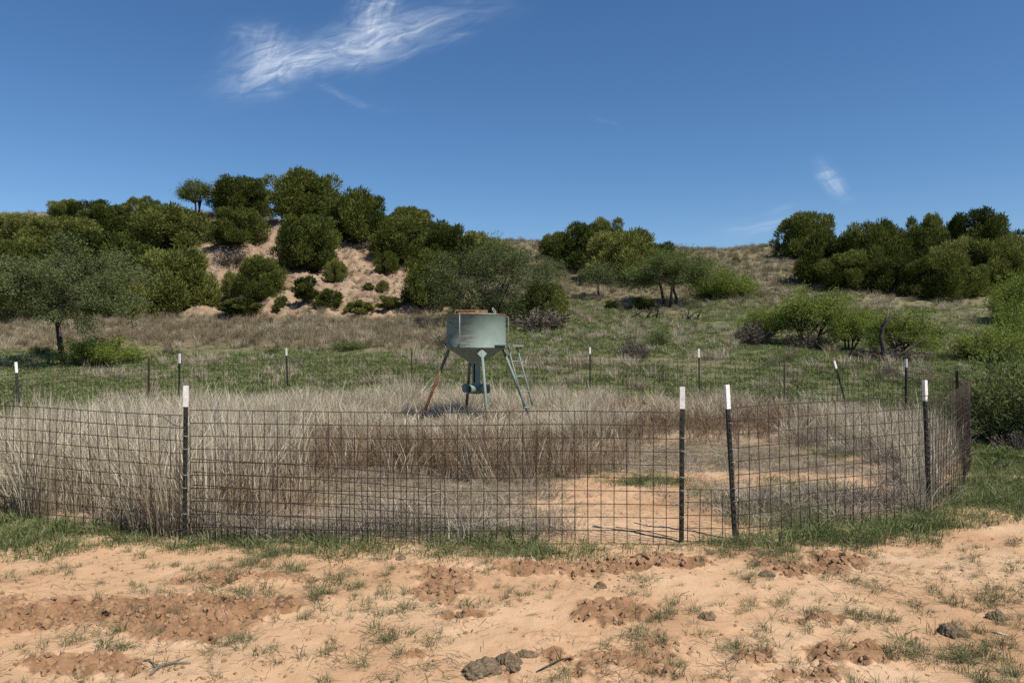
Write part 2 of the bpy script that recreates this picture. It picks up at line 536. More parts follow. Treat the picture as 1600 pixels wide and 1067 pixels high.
M = {}
M['juniper'] = leaf_mat('juniper_foliage', [(.040, .055, .015), (.080, .100, .024), (.145, .162, .040), (.23, .236, .074)], .28, .75)
M['mesq_grey'] = leaf_mat('mesquite_grey_green_leaves', [(.060, .078, .032), (.110, .134, .054), (.17, .192, .085)], .28, .3)
M['mesq_green'] = leaf_mat('mesquite_green_leaves', [(.074, .100, .034), (.130, .162, .054), (.195, .225, .084)], .3, .3)
M['bush'] = leaf_mat('bright_bush_leaves', [(.110, .145, .032), (.19, .236, .052), (.275, .322, .088)], .35, .3)
M['bark'] = plain('dark_bark', (.022, .017, .014), (.075, .060, .050), 9, .95, .6)
M['deadwood'] = plain('grey_dead_wood', (.09, .075, .06), (.22, .19, .155), 14, .9, .4)
M['twig'] = leaf_mat('bare_grey_twigs', [(.065, .055, .042), (.115, .098, .078), (.18, .155, .125)], .05, .3)
M['straw'] = leaf_mat('pale_straw', [(.25, .20, .125), (.42, .355, .245), (.56, .50, .375), (.70, .65, .52)], .3, .3, (.20, .155, .10))
M['strawdark'] = leaf_mat('weathered_straw', [(.13, .11, .062), (.22, .185, .115), (.35, .30, .20)], .25, .5, (.12, .10, .06))
M['weed'] = leaf_mat('brown_weed', [(.095, .062, .038), (.18, .125, .080), (.27, .20, .132), (.42, .345, .25)], .2, .35)
M['grey'] = leaf_mat('grey_dry_grass', [(.17, .14, .10), (.28, .24, .185), (.42, .375, .305)], .15, .4)
M['green'] = leaf_mat('green_turf', [(.070, .102, .036), (.108, .150, .052), (.155, .200, .075), (.32, .28, .16)], .28, .45)
M['turffar'] = leaf_mat('meadow_turf', [(.076, .118, .038), (.118, .172, .054), (.170, .220, .080), (.36, .32, .18)], .3, .5)
M['tuft'] = leaf_mat('grey_green_bunch_grass', [(.085, .098, .050), (.125, .148, .068), (.18, .20, .10), (.38, .32, .19)], .25, .4)


def ground_material():
    m_, gg, out = new_mat('sandy_ground')
    co = gg.n('ShaderNodeTexCoord').outputs['Object']
    za = gg.n('ShaderNodeAttribute', attribute_name='zone_a'); zb = gg.n('ShaderNodeAttribute', attribute_name='zone_b')
    sa = gg.n('ShaderNodeSeparateColor'); sb = gg.n('ShaderNodeSeparateColor')
    gg.put(sa.inputs[0], za.outputs['Color']); gg.put(sb.inputs[0], zb.outputs['Color'])
    green, litter, bank = sa.outputs[0], sa.outputs[1], sa.outputs[2]
    root, hill, band = sb.outputs[0], sb.outputs[1], sb.outputs[2]
    nb = gg.noise(co, .9, 5, .6); nm = gg.noise(co, 6, 6, .65); nf = gg.noise(co, 55, 5, .7); ng = gg.noise(co, 240, 3, .7)
    sand = gg.ramp(nb, [(.3, (.37, .215, .116)), (.5, (.475, .305, .176)), (.70, (.55, .385, .243))])
    sand = gg.mix(gg.m('MULTIPLY', gg.ss(nm, .52, .75), .45), sand, (.37, .215, .115))
    sand = gg.mix(gg.m('MULTIPLY', gg.ss(nf, .57, .72), .35), sand, (.30, .18, .105))
    sand = gg.mix(gg.m('MULTIPLY', gg.ss(ng, .55, .75), .3), sand, (.62, .47, .33))
    soil = gg.ramp(nm, [(.3, (.165, .088, .046)), (.55, (.275, .158, .086)), (.75, (.42, .27, .158))])
    rk = gg.ss(gg.m('ADD', root, gg.m('ADD', gg.m('MULTIPLY', gg.m('SUBTRACT', nm, .5), 1.3), gg.m('MULTIPLY', gg.m('SUBTRACT', gg.noise(co, 22, 4, .7), .5), 1.1))), .22, .75)
    c = gg.mix(rk, sand, soil)
    lit = gg.ramp(nf, [(.32, (.16, .12, .08)), (.5, (.29, .225, .155)), (.68, (.46, .38, .28))])
    c = gg.mix(gg.ss(gg.m('ADD', litter, gg.m('MULTIPLY', gg.m('SUBTRACT', nm, .5), 1.9)), .25, .8), c, lit)
    hl = gg.ramp(nm, [(.25, (.10, .090, .050)), (.5, (.155, .138, .078)), (.75, (.23, .198, .122))])
    hl = gg.mix(gg.m('MULTIPLY', gg.ss(nf, .5, .7), .4), hl, (.16, .145, .08))
    hl = gg.mix(gg.m('MULTIPLY', band, .7), hl, (.15, .105, .07))
    c = gg.mix(gg.ss(gg.m('ADD', hill, gg.m('MULTIPLY', gg.m('SUBTRACT', nm, .5), .5)), .3, .7), c, hl)
    gr = gg.ramp(nf, [(.3, (.066, .082, .034)), (.55, (.11, .128, .052)), (.75, (.20, .17, .095))])
    c = gg.mix(gg.m('MULTIPLY', gg.ss(gg.m('ADD', green, gg.m('MULTIPLY', gg.m('SUBTRACT', nm, .5), .7)), .3, .75), .72), c, gr)
    # eroded bank: pale pinkish marl with stones
    st = gg.n('ShaderNodeTexVoronoi'); gg.put(st.inputs['Vector'], co); st.inputs['Scale'].default_value = 3.2
    bk = gg.ramp(gg.noise(co, 1.3, 6, .65), [(.3, (.165, .105, .066)), (.5, (.265, .188, .125)), (.72, (.365, .285, .205))])
    bk = gg.mix(gg.m('MULTIPLY', gg.ss(nm, .5, .7), .45), bk, (.27, .165, .105))
    c = gg.mix(gg.ss(gg.m('ADD', bank, gg.m('MULTIPLY', gg.m('SUBTRACT', nm, .5), .7)), .3, .6), c, bk)
    h = gg.m('ADD', gg.m('MULTIPLY', nf, 1.0), gg.m('MULTIPLY', ng, .35))
    h = gg.m('ADD', h, gg.m('MULTIPLY', nm, gg.m('ADD', .6, gg.m('MULTIPLY', bank, 6.0))))
    principled(gg, out, c, .95, (h, .55, .018), 0, .15)
    return m_


M['ground'] = ground_material()

# ------------------------------------------------------------------ ground sheet
rows = np.concatenate([np.linspace(-40, 2.6, 22)[:-1], np.linspace(2.6, 6.0, 250)[:-1], np.geomspace(6.0, 18, 150)[:-1],
                       np.linspace(18, 34, 90)[:-1], np.linspace(34, 68, 190)[:-1], np.geomspace(68, 500, 30)])
tt = np.linspace(-1, 1, 801)
cu = 1.6 * np.sinh(2.3 * tt) / math.sinh(2.3)
GY, GU = np.meshgrid(rows, cu, indexing='ij')
wid = np.where(GY > 0, GY + 4.5, 4.5 - GY * .8)
GX = GU * wid
gxf, gyf = GX.ravel(), GY.ravel()
gz = surf_z(gxf, gyf)
zz = zones(gxf, gyf)
za = np.stack([np.clip(zz['green'] + .8 * zz['green_in'], 0, 1), np.clip(np.maximum.reduce([zz['litter'], .8 * zz['straw'], .8 * zz['grey'], .9 * zz['weed']]), 0, 1), zz['bank'], np.ones_like(gz)], 1)
zb = np.stack([zz['root'], sst(gyf, 8, 10) * (1 - zz['bank']) * (1 - zz['ins']), zz['band'], np.ones_like(gz)], 1)
nr, nc = GX.shape
ii = np.arange((nr - 1) * (nc - 1)); r_, c_ = ii // (nc - 1), ii % (nc - 1)
gq = np.stack([r_ * nc + c_, r_ * nc + c_ + 1, (r_ + 1) * nc + c_ + 1, (r_ + 1) * nc + c_], 1)
gme = quads_mesh('ground', np.stack([gxf, gyf, gz], 1), gq, M['ground'], {'zone_a': za, 'zone_b': zb}, True)
tag(link('ground', gme), 'sandy ground rising through grass to the hill', 'ground', kind='structure')


# ------------------------------------------------------------------ scatter (grasses, clods)
def scatter(name, pts, sc, rot, idx, protos, label, cat):
    me = bpy.data.meshes.new(name)
    me.vertices.add(len(pts)); me.vertices.foreach_set('co', np.asarray(pts, np.float32).ravel())
    a = me.attributes.new('sc', 'FLOAT_VECTOR', 'POINT'); a.data.foreach_set('vector', np.asarray(sc, np.float32).ravel())
    a = me.attributes.new('rot', 'FLOAT_VECTOR', 'POINT'); a.data.foreach_set('vector', np.asarray(rot, np.float32).ravel())
    a = me.attributes.new('idx', 'INT', 'POINT'); a.data.foreach_set('value', np.asarray(idx, np.int32))
    me.update()
    o = link(name, me)
    ng = bpy.data.node_groups.new(name, 'GeometryNodeTree')
    ng.interface.new_socket('Geometry', in_out='INPUT', socket_type='NodeSocketGeometry')
    ng.interface.new_socket('Geometry', in_out='OUTPUT', socket_type='NodeSocketGeometry')
    N = ng.nodes; L = ng.links
    gi, go = N.new('NodeGroupInput'), N.new('NodeGroupOutput')
    g2i = N.new('GeometryNodeGeometryToInstance')
    for p in protos:
        oi = N.new('GeometryNodeObjectInfo'); oi.transform_space = 'ORIGINAL'
        oi.inputs['Object'].default_value = p
        oi.inputs['As Instance'].default_value = False
        L.new(oi.outputs['Geometry'], g2i.inputs[0])
    iop = N.new('GeometryNodeInstanceOnPoints')
    L.new(gi.outputs[0], iop.inputs['Points']); L.new(g2i.outputs[0], iop.inputs['Instance'])
    iop.inputs['Pick Instance'].default_value = True
    for nm, ty, sk in (('idx', 'INT', 'Instance Index'), ('rot', 'FLOAT_VECTOR', 'Rotation'), ('sc', 'FLOAT_VECTOR', 'Scale')):
        na = N.new('GeometryNodeInputNamedAttribute'); na.data_type = ty; na.inputs['Name'].default_value = nm
        L.new([s for s in na.outputs if s.enabled and s.name == 'Attribute'][0], iop.inputs[sk])
    L.new(iop.outputs[0], go.inputs[0])
    o.modifiers.new('scatter', 'NODES').node_group = ng
    return tag(o, label, cat, kind='stuff')


def proto(name, me):
    return bpy.data.objects.new(name, me)       # never linked: only its mesh is used


def blades(name, n, h, hv, r, lean, wid, mat, droop=.5, curl=.15, K=4, tint=(.0, 1.0), seed=0):
    q = np.random.default_rng(seed)
    a = q.uniform(0, 2 * np.pi, n); rr = r * np.sqrt(q.uniform(0, 1, n))
    b = np.stack([rr * np.cos(a), rr * np.sin(a), np.zeros(n)], 1)
    la = a + q.normal(0, .7, n)
    d = np.stack([np.cos(la), np.sin(la), np.zeros(n)], 1)
    H = h * (1 + q.uniform(-hv, hv, n)); ln = np.abs(q.normal(0, lean, n)) * H + .1 * lean * H
    t = np.linspace(0, 1, K)
    P = b[:, None, :] + d[:, None, :] * (ln[:, None] * (t ** 1.8)[None])[:, :, None]
    P[:, :, 2] += H[:, None] * (t - droop * .5 * (ln / H)[:, None] * t ** 3)
    P += q.normal(0, curl, (n, 1, 3)) * np.array([1, 1, 0]) * (H[:, None, None] * (t * t)[None, :, None]) * .5
    P[:, 0, 2] -= .02
    s = unit(np.stack([-np.sin(la), np.cos(la), q.normal(0, .3, n)], 1) + q.normal(0, .5, (n, 3)))
    W = wid * q.uniform(.6, 1.3, n)[:, None] * np.interp(t, [0, .5, 1], [.9, 1, .12])[None]
    return strips(name, P, s, W, q.uniform(tint[0], tint[1], n), mat)


def weed_mesh(name, mat, seed, h=.58, n=13):
    """upright brown stems with fine side twigs"""
    q = np.random.default_rng(seed)
    PP, SS, WW, TT = [], [], [], []
    t = np.linspace(0, 1, 4)
    for i in range(n):
        b = np.array([q.normal(0, .11), q.normal(0, .11), -.02]); H = h * q.uniform(.4, 1.2)
        tip = b + np.array([q.normal(0, .10), q.normal(0, .10), H])
        P = b + (tip - b) * t[:, None] + np.outer(np.sin(t * 3.1), q.normal(0, .018, 3))
        tn = q.uniform(0, .7)
        PP.append(P); SS.append(unit(q.normal(0, 1, 3) * [1, 1, .1])); WW.append(np.interp(t, [0, 1], [.009, .005])); TT.append(tn)
        for j in range(6):
            f = q.uniform(.25, 1); p0 = b + (tip - b) * f
            d = np.array([q.normal(0, 1), q.normal(0, 1), q.uniform(.6, 2.2)]); d = d / np.linalg.norm(d) * H * q.uniform(.10, .28)
            P = p0 + d * t[:, None]
            PP.append(P); SS.append(unit(q.normal(0, 1, 3))); WW.append(np.interp(t, [0, .6, 1], [.0035, .007, .003])); TT.append(min(1, tn + q.uniform(-.1, .4)))
    return strips(name, np.array(PP), np.array(SS), np.array(WW), np.array(TT), mat)


PR = {
    'straw': [proto('straw_clump', blades('straw_clump', 36, .60, .6, .12, .30, .0082, M['straw'], .7, .16, 5, (0, 1), s)) for s in (1, 2, 3, 4)],
    'strawdark': [proto('dry_clump', blades('dry_clump', 60, .42, .4, .20, .42, .013, M['strawdark'], .8, .22, 4, (0, 1), s)) for s in (11, 12, 13)],
    'strawfar': [proto('pale_clump', blades('pale_clump', 55, .40, .4, .20, .42, .013, M['straw'], .8, .22, 4, (0, .8), s)) for s in (14, 15, 16)],
    'weed': [proto('weed_clump', weed_mesh('weed_clump', M['weed'], s)) for s in (21, 22, 23, 24)],
    'weedfar': [proto('weed_far', weed_mesh('weed_far', M['weed'], s, .5, 9)) for s in (25, 26)],
    'grey': [proto('grey_clump', blades('grey_clump', 30, .16, .6, .15, .75, .0055, M['grey'], .6, .5, 4, (0, 1), s)) for s in (31, 32, 33)],
    'green': [proto('turf_clump', blades('turf_clump', 30, .065, .6, .12, .8, .0048, M['green'], .5, .4, 3, (0, 1), s)) for s in (41, 42, 43)],
    'greenfar': [proto('turf_far', blades('turf_far', 26, .085, .5, .20, .8, .014, M['turffar'], .5, .3, 3, (0, 1), s)) for s in (44, 45, 46)],
    'tuft': [proto('bunch_clump', blades('bunch_clump', 34, .085, .55, .05, .95, .0040, M['tuft'], .5, .35, 4, (0, .95), s)) for s in (51, 52, 53, 54)],
}


def sample(n, x0, x1, y0, y1, seed, power=1.0):
    q = np.random.default_rng(seed)
    Y = y0 + (y1 - y0) * q.uniform(0, 1, n) ** power
    lo = -CX / F - .18; hi = CX / F + .18
    X = q.uniform(0, 1, n) * (hi - lo) * Y + lo * Y          # within the view and a margin
    # keep area density even
    k = q.uniform(0, 1, n) < Y / y1
    X, Y = X[k], Y[k]
    k = (X > x0) & (X < x1)
    return X[k], Y[k], q


def spread(name, key, n, y0, y1, dens, label, cat, s0=.7, s1=1.3, seed=0, tilt=.12, sz=1.0, zf=None, hs=None, pw=1.0):
    X, Y, q = sample(n, -200, 200, y0, y1, seed)
    d = dens(zones(X, Y), X, Y)
    k = q.uniform(0, 1, len(X)) < d
    X, Y, d = X[k], Y[k], d[k]
    Z = surf_z(X, Y) - .005
    m_ = len(X)
    s = (s0 + (s1 - s0) * q.uniform(.25 if pw > 1 else 0, 1, m_) ** pw) * (1.7 if pw > 1 else 1) * sz * (.65 + .35 * np.clip(d, 0, 1))
    sv = np.stack([s, s, s * q.uniform(.8, 1.2, m_)], 1)
    if hs is not None: sv[:, 2] *= hs(X, Y)
    rot = np.stack([q.normal(0, tilt, m_), q.normal(0, tilt, m_), q.uniform(0, 6.28, m_)], 1)
    pr = PR[key]
    print('SCATTER', name, m_)
    return scatter(name, np.stack([X, Y, Z], 1), sv, rot, q.integers(0, len(pr), m_), pr, label, cat)




def wh(X, Y):
    # grazed shorter towards the back and round the feeder
    px = CX + F * X / Y
    h = np.interp(Y, [6, 8, 10.5, 13, 17], [1.0, .95, .78, .62, .62])
    fd = (1 - sst(np.abs(px - 745), 90, 170)) * (1 - sst(Y, 13.2, 14.5)) * sst(Y, 9.5, 11)
    return h * (1 - .45 * fd) * (.95 + .6 * fbm(X, Y, 1.3, 4, 91, .7))


spread('straw_grass', 'straw', 52000, 5.7, 17.5, lambda z, X, Y: .75 * z['straw'] ** 1.3 * (.18 + .95 * sst(fbm(X, Y, .45, 4, 92, .65), -.3, .35)), 'tall pale dry grass filling the back and left of the pen', 'dry grass', seed=101, tilt=.16, hs=wh)
spread('brown_weeds', 'weed', 42000, 5.8, 17, lambda z, X, Y: .42 * z['weed'] * (.25 + .95 * sst(fbm(X, Y, .7, 4, 93, .65), -.35, .4)), 'dense brown dead weeds standing inside the pen', 'weeds', seed=102, tilt=.08, hs=wh)
spread('grey_grass', 'grey', 60000, 5.6, 17, lambda z, X, Y: .6 * z['grey'] ** 1.3 * (.3 + .9 * sst(fbm(X, Y, .6, 3, 94), -.3, .4)) + .08 * z['litter'], 'low matted grey dead grass along the inside of the pen', 'dead grass', seed=103, tilt=.2)
spread('turf_grass', 'green', 90000, 4.4, 17, lambda z, X, Y: .95 * z['green'] ** 1.2 + .5 * z['green_in'], 'short green grass along the foot of the pen', 'grass', seed=104, s0=.6, s1=1.5)
spread('meadow_turf', 'greenfar', 130000, 9, 44, lambda z, X, Y: .9 * z['green'] ** 1.5, 'green turf of the meadow behind the pen', 'grass', seed=105, s0=.6, s1=1.4)
spread('meadow_straw', 'strawfar', 60000, 15, 68, lambda z, X, Y: .30 * z['dry'] * (.3 + .9 * sst(fbm(X, Y, 3.1, 4, 95, .6), -.1, .4)), 'pale dry bunch grass scattered up the hillside', 'dry grass', seed=106, s0=.5, s1=1.2, tilt=.2)
spread('meadow_bunch_grass', 'strawfar', 26000, 15, 34, lambda z, X, Y: (1 - z['ins']) * .30 * sst(fbm(X, Y, 1.5, 4, 87, .65), .08, .45), 'pale bunch grass clumps standing in the green meadow', 'dry grass', seed=116, s0=.45, s1=1.2, tilt=.25)
spread('hill_grass', 'strawdark', 70000, 17, 72, lambda z, X, Y: .42 * z['dry'] * (.35 + z['band']) + .30 * z['dry'] * sst(Y, 36, 46), 'brownish dead grass covering the hill and its foot', 'dry grass', seed=107, s0=.5, s1=1.15, tilt=.2)
spread('hill_weeds', 'weedfar', 30000, 20, 60, lambda z, X, Y: .5 * z['band'] * (.3 + .7 * sst(fbm(X, Y, 4, 2, 97), -.2, .3)) + .06 * z['dry'] * sst(fbm(X, Y, 3, 2, 98), .1, .5), 'brown dead weeds in a band below the bank', 'weeds', seed=108, s0=.6, s1=1.2)


def tuft_d(z, X, Y):
    f = (z['py'] > 845) * (1 - z['ins'])
    dens = .16 + .5 * sst(fbm(X, Y, .9, 3, 61), .0, .45) + .25 * sst(z['px'], 1100, 1350)
    return f * dens * (.26 + .9 * sst(fbm(X, Y, .22, 2, 63), .05, .5)) * (1 - .5 * z['root'])


spread('bunch_grass', 'tuft', 20000, 2.9, 6.4, tuft_d, 'grey green grass tufts dotted over the bare sand', 'grass', seed=109, s0=.18, s1=1.0, tilt=.2)


# clods and stones
def rock_mesh(name, mat, seed, r=1.0, sub=2, flat=.7):
    import bmesh
    q = np.random.default_rng(seed)
    bm = bmesh.new(); bmesh.ops.create_icosphere(bm, subdivisions=sub, radius=r)
    ax = unit(q.normal(0, 1, (9, 3))); am = q.uniform(.55, .95, 9)
    for v in bm.verts:
        p = np.array(v.co) / r
        k = 1.0
        for a_, m_ in zip(ax, am):
            dd = p @ a_
            if dd > m_: k = min(k, m_ / dd)
        k *= 1 + q.normal(0, .05)
        v.co = Vector(p * k * r * np.array([1, 1, flat]))
    me = bpy.data.meshes.new(name); bm.to_mesh(me); bm.free(); me.materials.append(mat)
    return me


M['clod'] = plain('red_brown_clod', (.16, .088, .045), (.37, .235, .135), 30, .95, .3)
M['rock'] = plain('pale_marl_stone', (.20, .135, .09), (.40, .315, .235), 2, .95, .3)
PR['clod'] = [proto('clod', rock_mesh('clod', M['clod'], s, .02, 1, .75)) for s in (1, 2, 3)]
PR['rock'] = [proto('bank_stone', rock_mesh('bank_stone', M['rock'], s, .12, 1, .6)) for s in (4, 5, 6)]
spread('soil_clods', 'clod', 150000, 2.9, 6.6, lambda z, X, Y: (z['py'] > 840) * (1 - z['ins']) * (.50 * z['root'] ** 1.3 + .09 * (.25 + sst(fbm(X, Y, .5, 3, 65), 0, .5))), 'loose red brown soil clods on the rooted sand', 'soil', seed=110, s0=.0, s1=1.0, tilt=1.0, pw=3.0)
spread('bank_rubble', 'rock', 30000, 36, 60, lambda z, X, Y: .75 * z['bank'], 'pale stone rubble lying on the eroded bank', 'rubble', seed=111, s0=.2, s1=1.2, tilt=1.0)


def straws_mesh(name, seed):
    q = np.random.default_rng(seed); n = 10
    a = q.uniform(0, 6.28, n); L_ = q.uniform(.04, .16, n)
    c = np.stack([q.normal(0, .1, n), q.normal(0, .1, n), q.uniform(.004, .012, n)], 1)
    d = np.stack([np.cos(a), np.sin(a), q.normal(0, .06, n)], 1)
    t = np.linspace(-.5, .5, 3)
    P = c[:, None, :] + d[:, None, :] * (L_[:, None] * t)[:, :, None]
    P[:, 1, 2] += .006
    return strips(name, P, unit(np.stack([-np.sin(a), np.cos(a), 0 * a], 1)), np.full((n, 3), .0035), q.uniform(0, 1, n), M['strawdark'])


PR['litter'] = [proto('straw_litter', straws_mesh('straw_litter', s)) for s in (1, 2, 3)]
spread('dead_stems', 'litter', 60000, 2.9, 12, lambda z, X, Y: z['ins'] * (.9 * z['litter'] + .25) + (1 - z['ins']) * (z['py'] > 830) * (.06 + .22 * sst(fbm(X, Y, .6, 2, 99), .0, .4)), 'fallen dead stems and leaf litter on the sand', 'litter', seed=112, s0=.5, s1=1.2, tilt=.05)


# ------------------------------------------------------------------ trees and shrubs
def leaf_quads(name, P, D, L_, W, tint, mat, q):
    t = np.array([0, .55, 1.0])
    s = unit(np.cross(D, q.normal(0, 1, D.shape)))
    PP = P[:, None, :] + D[:, None, :] * (L_[:, None] * t)[:, :, None]
    WW = W[:, None] * np.array([.45, 1.0, .15])
    return strips(name, PP, s, WW, tint, mat)


def juniper_proto(seed, lobes=30, nl=15000, H=4.0, Rr=2.0, low=.12, peak=.42):
    """dense evergreen: many foliage lobes made of small upright sprays"""
    q = np.random.default_rng(seed)
    def env(t): return Rr * np.sqrt(np.maximum(0, 1 - (np.abs(t - peak) / (np.where(t > peak, 1.02 - peak, peak + .28))) ** 2.2))
    C, rad = [], []
    for i in range(lobes):
        t = low + (.90 - low) * (i + q.uniform(0, 1)) / lobes
        a = i * 2.4 + q.normal(0, .5)
        lr = q.uniform(.15, .36) * Rr * (1.05 - .3 * t)
        rr = max(0, float(env(np.array(t))) * q.uniform(.66, 1.20) - lr * .7) if i % 4 else float(env(np.array(t))) * q.uniform(0, .4)
        C.append((rr * math.cos(a), rr * math.sin(a), t * H)); rad.append(lr)
    C = np.array(C); rad = np.array(rad)
    pr = rad ** 2 / np.sum(rad ** 2)
    k = q.choice(lobes, nl, p=pr)
    n = unit(q.normal(0, 1, (nl, 3)) + np.array([0, 0, .35]))
    rr = rad[k] * (1.12 - .6 * q.uniform(0, 1, nl) ** 1.6) * (1 + .16 * np.sin(n[:, 0] * 9 + k) * np.sin(n[:, 2] * 11 + k * 2))
    P = C[k] + n * rr[:, None] * np.array([.92, .92, 1.2])
    keep = P[:, 2] > .08
    P, n, k = P[keep], n[keep], k[keep]
    m_ = len(P)
    D = unit(n * .65 + np.array([0, 0, 1.0]) + q.normal(0, .38, (m_, 3)))
    lt = q.uniform(0, 1, lobes) * .38
    tint = np.clip(.12 + lt[k] + q.uniform(0, .45, m_), 0, 1)
    crown = leaf_quads('juniper_crown', P, D, q.uniform(.12, .34, m_), q.uniform(.03, .07, m_), tint, M['juniper'], q)
    mb = MB()
    for j in range(3):
        a = q.uniform(0, 6.28)
        mb.tube([(.1 * math.cos(a), .1 * math.sin(a), -.3), (.15 * math.cos(a), .15 * math.sin(a), .5), (.4 * math.cos(a), .4 * math.sin(a), 1.6)], [.13, .10, .05], 6)
    for j in range(0, lobes, 1):
        c = Vector(C[j]); b = Vector((0, 0, max(.2, c.z * .45)))
        mb.tube([b, b.lerp(c, .55) + Vector((0, 0, -.1)), c], [.06, .04, .015], 4, False)
    return crown, mb.mesh('juniper_trunk', M['bark'])


def mesquite_proto(seed, H, Rr, zc, rz, trunks, nattr, nleaf, leafmat, leaf=(.05, .10), fork=.35, r0=.10, spreadr=.30, droop=.2, top=None, twigs=True, low=-.7, lens=.3):
    """open tree: forked trunk, spreading limbs, fine leaves round the limb ends"""
    q = np.random.default_rng(seed)
    mb = MB(); ends = []
    for j in range(trunks):
        a0 = 2 * math.pi * j / trunks + q.uniform(-.6, .6)
        off = .0 if trunks == 1 else q.uniform(.10, .35) * Rr * .35
        b = Vector((off * math.cos(a0), off * math.sin(a0), -.25))
        fk = Vector((b.x + q.normal(0, .12) + .25 * off * math.cos(a0), b.y + q.normal(0, .12) + .25 * off * math.sin(a0), H * fork * q.uniform(.8, 1.15)))
        mid = b.lerp(fk, .5) + Vector((q.normal(0, .08), q.normal(0, .08), 0))
        mb.tube([b, mid, fk], [r0 * 1.15, r0 * .9, r0 * .75], 7)
        limbs = []
        for l in range(5):
            a = a0 + q.normal(0, 1.3) if trunks > 1 else 2 * math.pi * l / 5 + q.normal(0, .3)
            e = Vector((fk.x + .45 * Rr * math.cos(a) * q.uniform(.6, 1.2), fk.y + .45 * Rr * math.sin(a) * q.uniform(.6, 1.2), zc + q.uniform(-.35, .45) * rz))
            m2 = fk.lerp(e, .5) + Vector((q.normal(0, .12), q.normal(0, .12), q.uniform(-.05, .15)))
            mb.tube([fk, m2, e], [r0 * .6, r0 * .42, r0 * .25], 5, False)
            limbs += [m2, e]
        for i in range(nattr // trunks):
            n = unit(q.normal(0, 1, 3)); n[2] = n[2] if n[2] > low else -n[2] * .3
            f = q.uniform(.45, 1.0) ** .5
            bump = 1 + .15 * math.sin(3 * math.atan2(n[1], n[0]) + seed) + .14 * math.sin(7 * n[2] + 5 * n[0]) + .13 * math.sin(9 * n[0] + 2) * math.sin(8 * n[1] + 4 * n[2])
            p = Vector((n[0] * Rr * f * bump, n[1] * Rr * f * bump, zc + n[2] * rz * f * bump))
            s = min(limbs, key=lambda c_: (c_ - p).length)
            m3 = s.lerp(p, .5) + Vector((q.normal(0, .08), q.normal(0, .08), q.uniform(0, .12)))
            if twigs: mb.tube([s, m3, p], [r0 * .2, r0 * .12, .006], 4, False)
            ends.append((m3, p))
    E0 = np.array([list(a) for a, b in ends]); E1 = np.array([list(b) for a, b in ends])
    k = q.integers(0, len(E0), nleaf)
    f = q.uniform(.2, 1.12, nleaf)[:, None]
    P = E0[k] * (1 - f) + E1[k] * f + np.clip(q.normal(0, spreadr, (nleaf, 3)), -1.7 * spreadr, 1.7 * spreadr) * np.array([1, 1, .75]) * (.5 + .5 * f)
    P = P[P[:, 2] > .12]; k = k[:len(P)]
    m_ = len(P)
    D = unit(unit(P - np.array([0, 0, zc - .4 * rz])) * .5 + q.normal(0, .6, (m_, 3)) + np.array([0, 0, -droop]))
    tint = np.clip(q.uniform(0, .75, m_) + .25 * q.uniform(0, 1, len(E0))[k], 0, 1)
    crown = leaf_quads('leaves', P, D, q.uniform(leaf[0], leaf[1], m_), q.uniform(leaf[0], leaf[1], m_) * lens, tint, leafmat, q)
    return crown, mb.mesh('trunk', M['bark'])


def bush_proto(seed, H, Rr, stems, nleaf, leafmat, leaf=(.04, .09), up=.9, stemr=.016, dark=True, spreadr=.10):
    """many-stemmed feathery shrub"""
    q = np.random.default_rng(seed)
    mb = MB(); A, B, Cc = [], [], []
    for i in range(stems):
        a = q.uniform(0, 6.28); o = q.uniform(0, .22) * Rr
        b = np.array([o * math.cos(a), o * math.sin(a), -.08])
        rr = Rr * math.sqrt(q.uniform(0, 1)); h = H * (1 - .45 * (rr / Rr) ** 2) * q.uniform(.55, 1.05)
        e = np.array([rr * math.cos(a + q.normal(0, .4)), rr * math.sin(a + q.normal(0, .4)), h])
        m1 = b * .5 + e * .5 + np.array([.12 * rr * math.cos(a), .12 * rr * math.sin(a), .06 * H])
        mb.tube([b, m1, e], [stemr, stemr * .65, stemr * .2], 4, False)
        A.append(b); B.append(m1); Cc.append(e)
    A, B, Cc = map(np.array, (A, B, Cc))
    if nleaf == 0: return None, mb.mesh('stems', M['deadwood'])
    k = q.integers(0, stems, nleaf); f = q.uniform(.28, 1.08, nleaf)[:, None]
    P = A[k] * (1 - f) ** 2 + 2 * B[k] * f * (1 - f) + Cc[k] * f * f + q.normal(0, spreadr, (nleaf, 3)) * (.4 + .6 * f)
    P[:, 2] = np.maximum(P[:, 2], .03)
    D = unit(unit(Cc[k] - A[k]) * up + q.normal(0, .5, (nleaf, 3)))
    tint = np.clip(q.uniform(0, .7, nleaf) + .3 * q.uniform(0, 1, stems)[k], 0, 1)
    cr = leaf_quads('foliage', P, D, q.uniform(leaf[0], leaf[1], nleaf), q.uniform(leaf[0], leaf[1], nleaf) * .28, tint, leafmat, q)
    return cr, mb.mesh('stems', M['bark'] if dark else M['deadwood'])


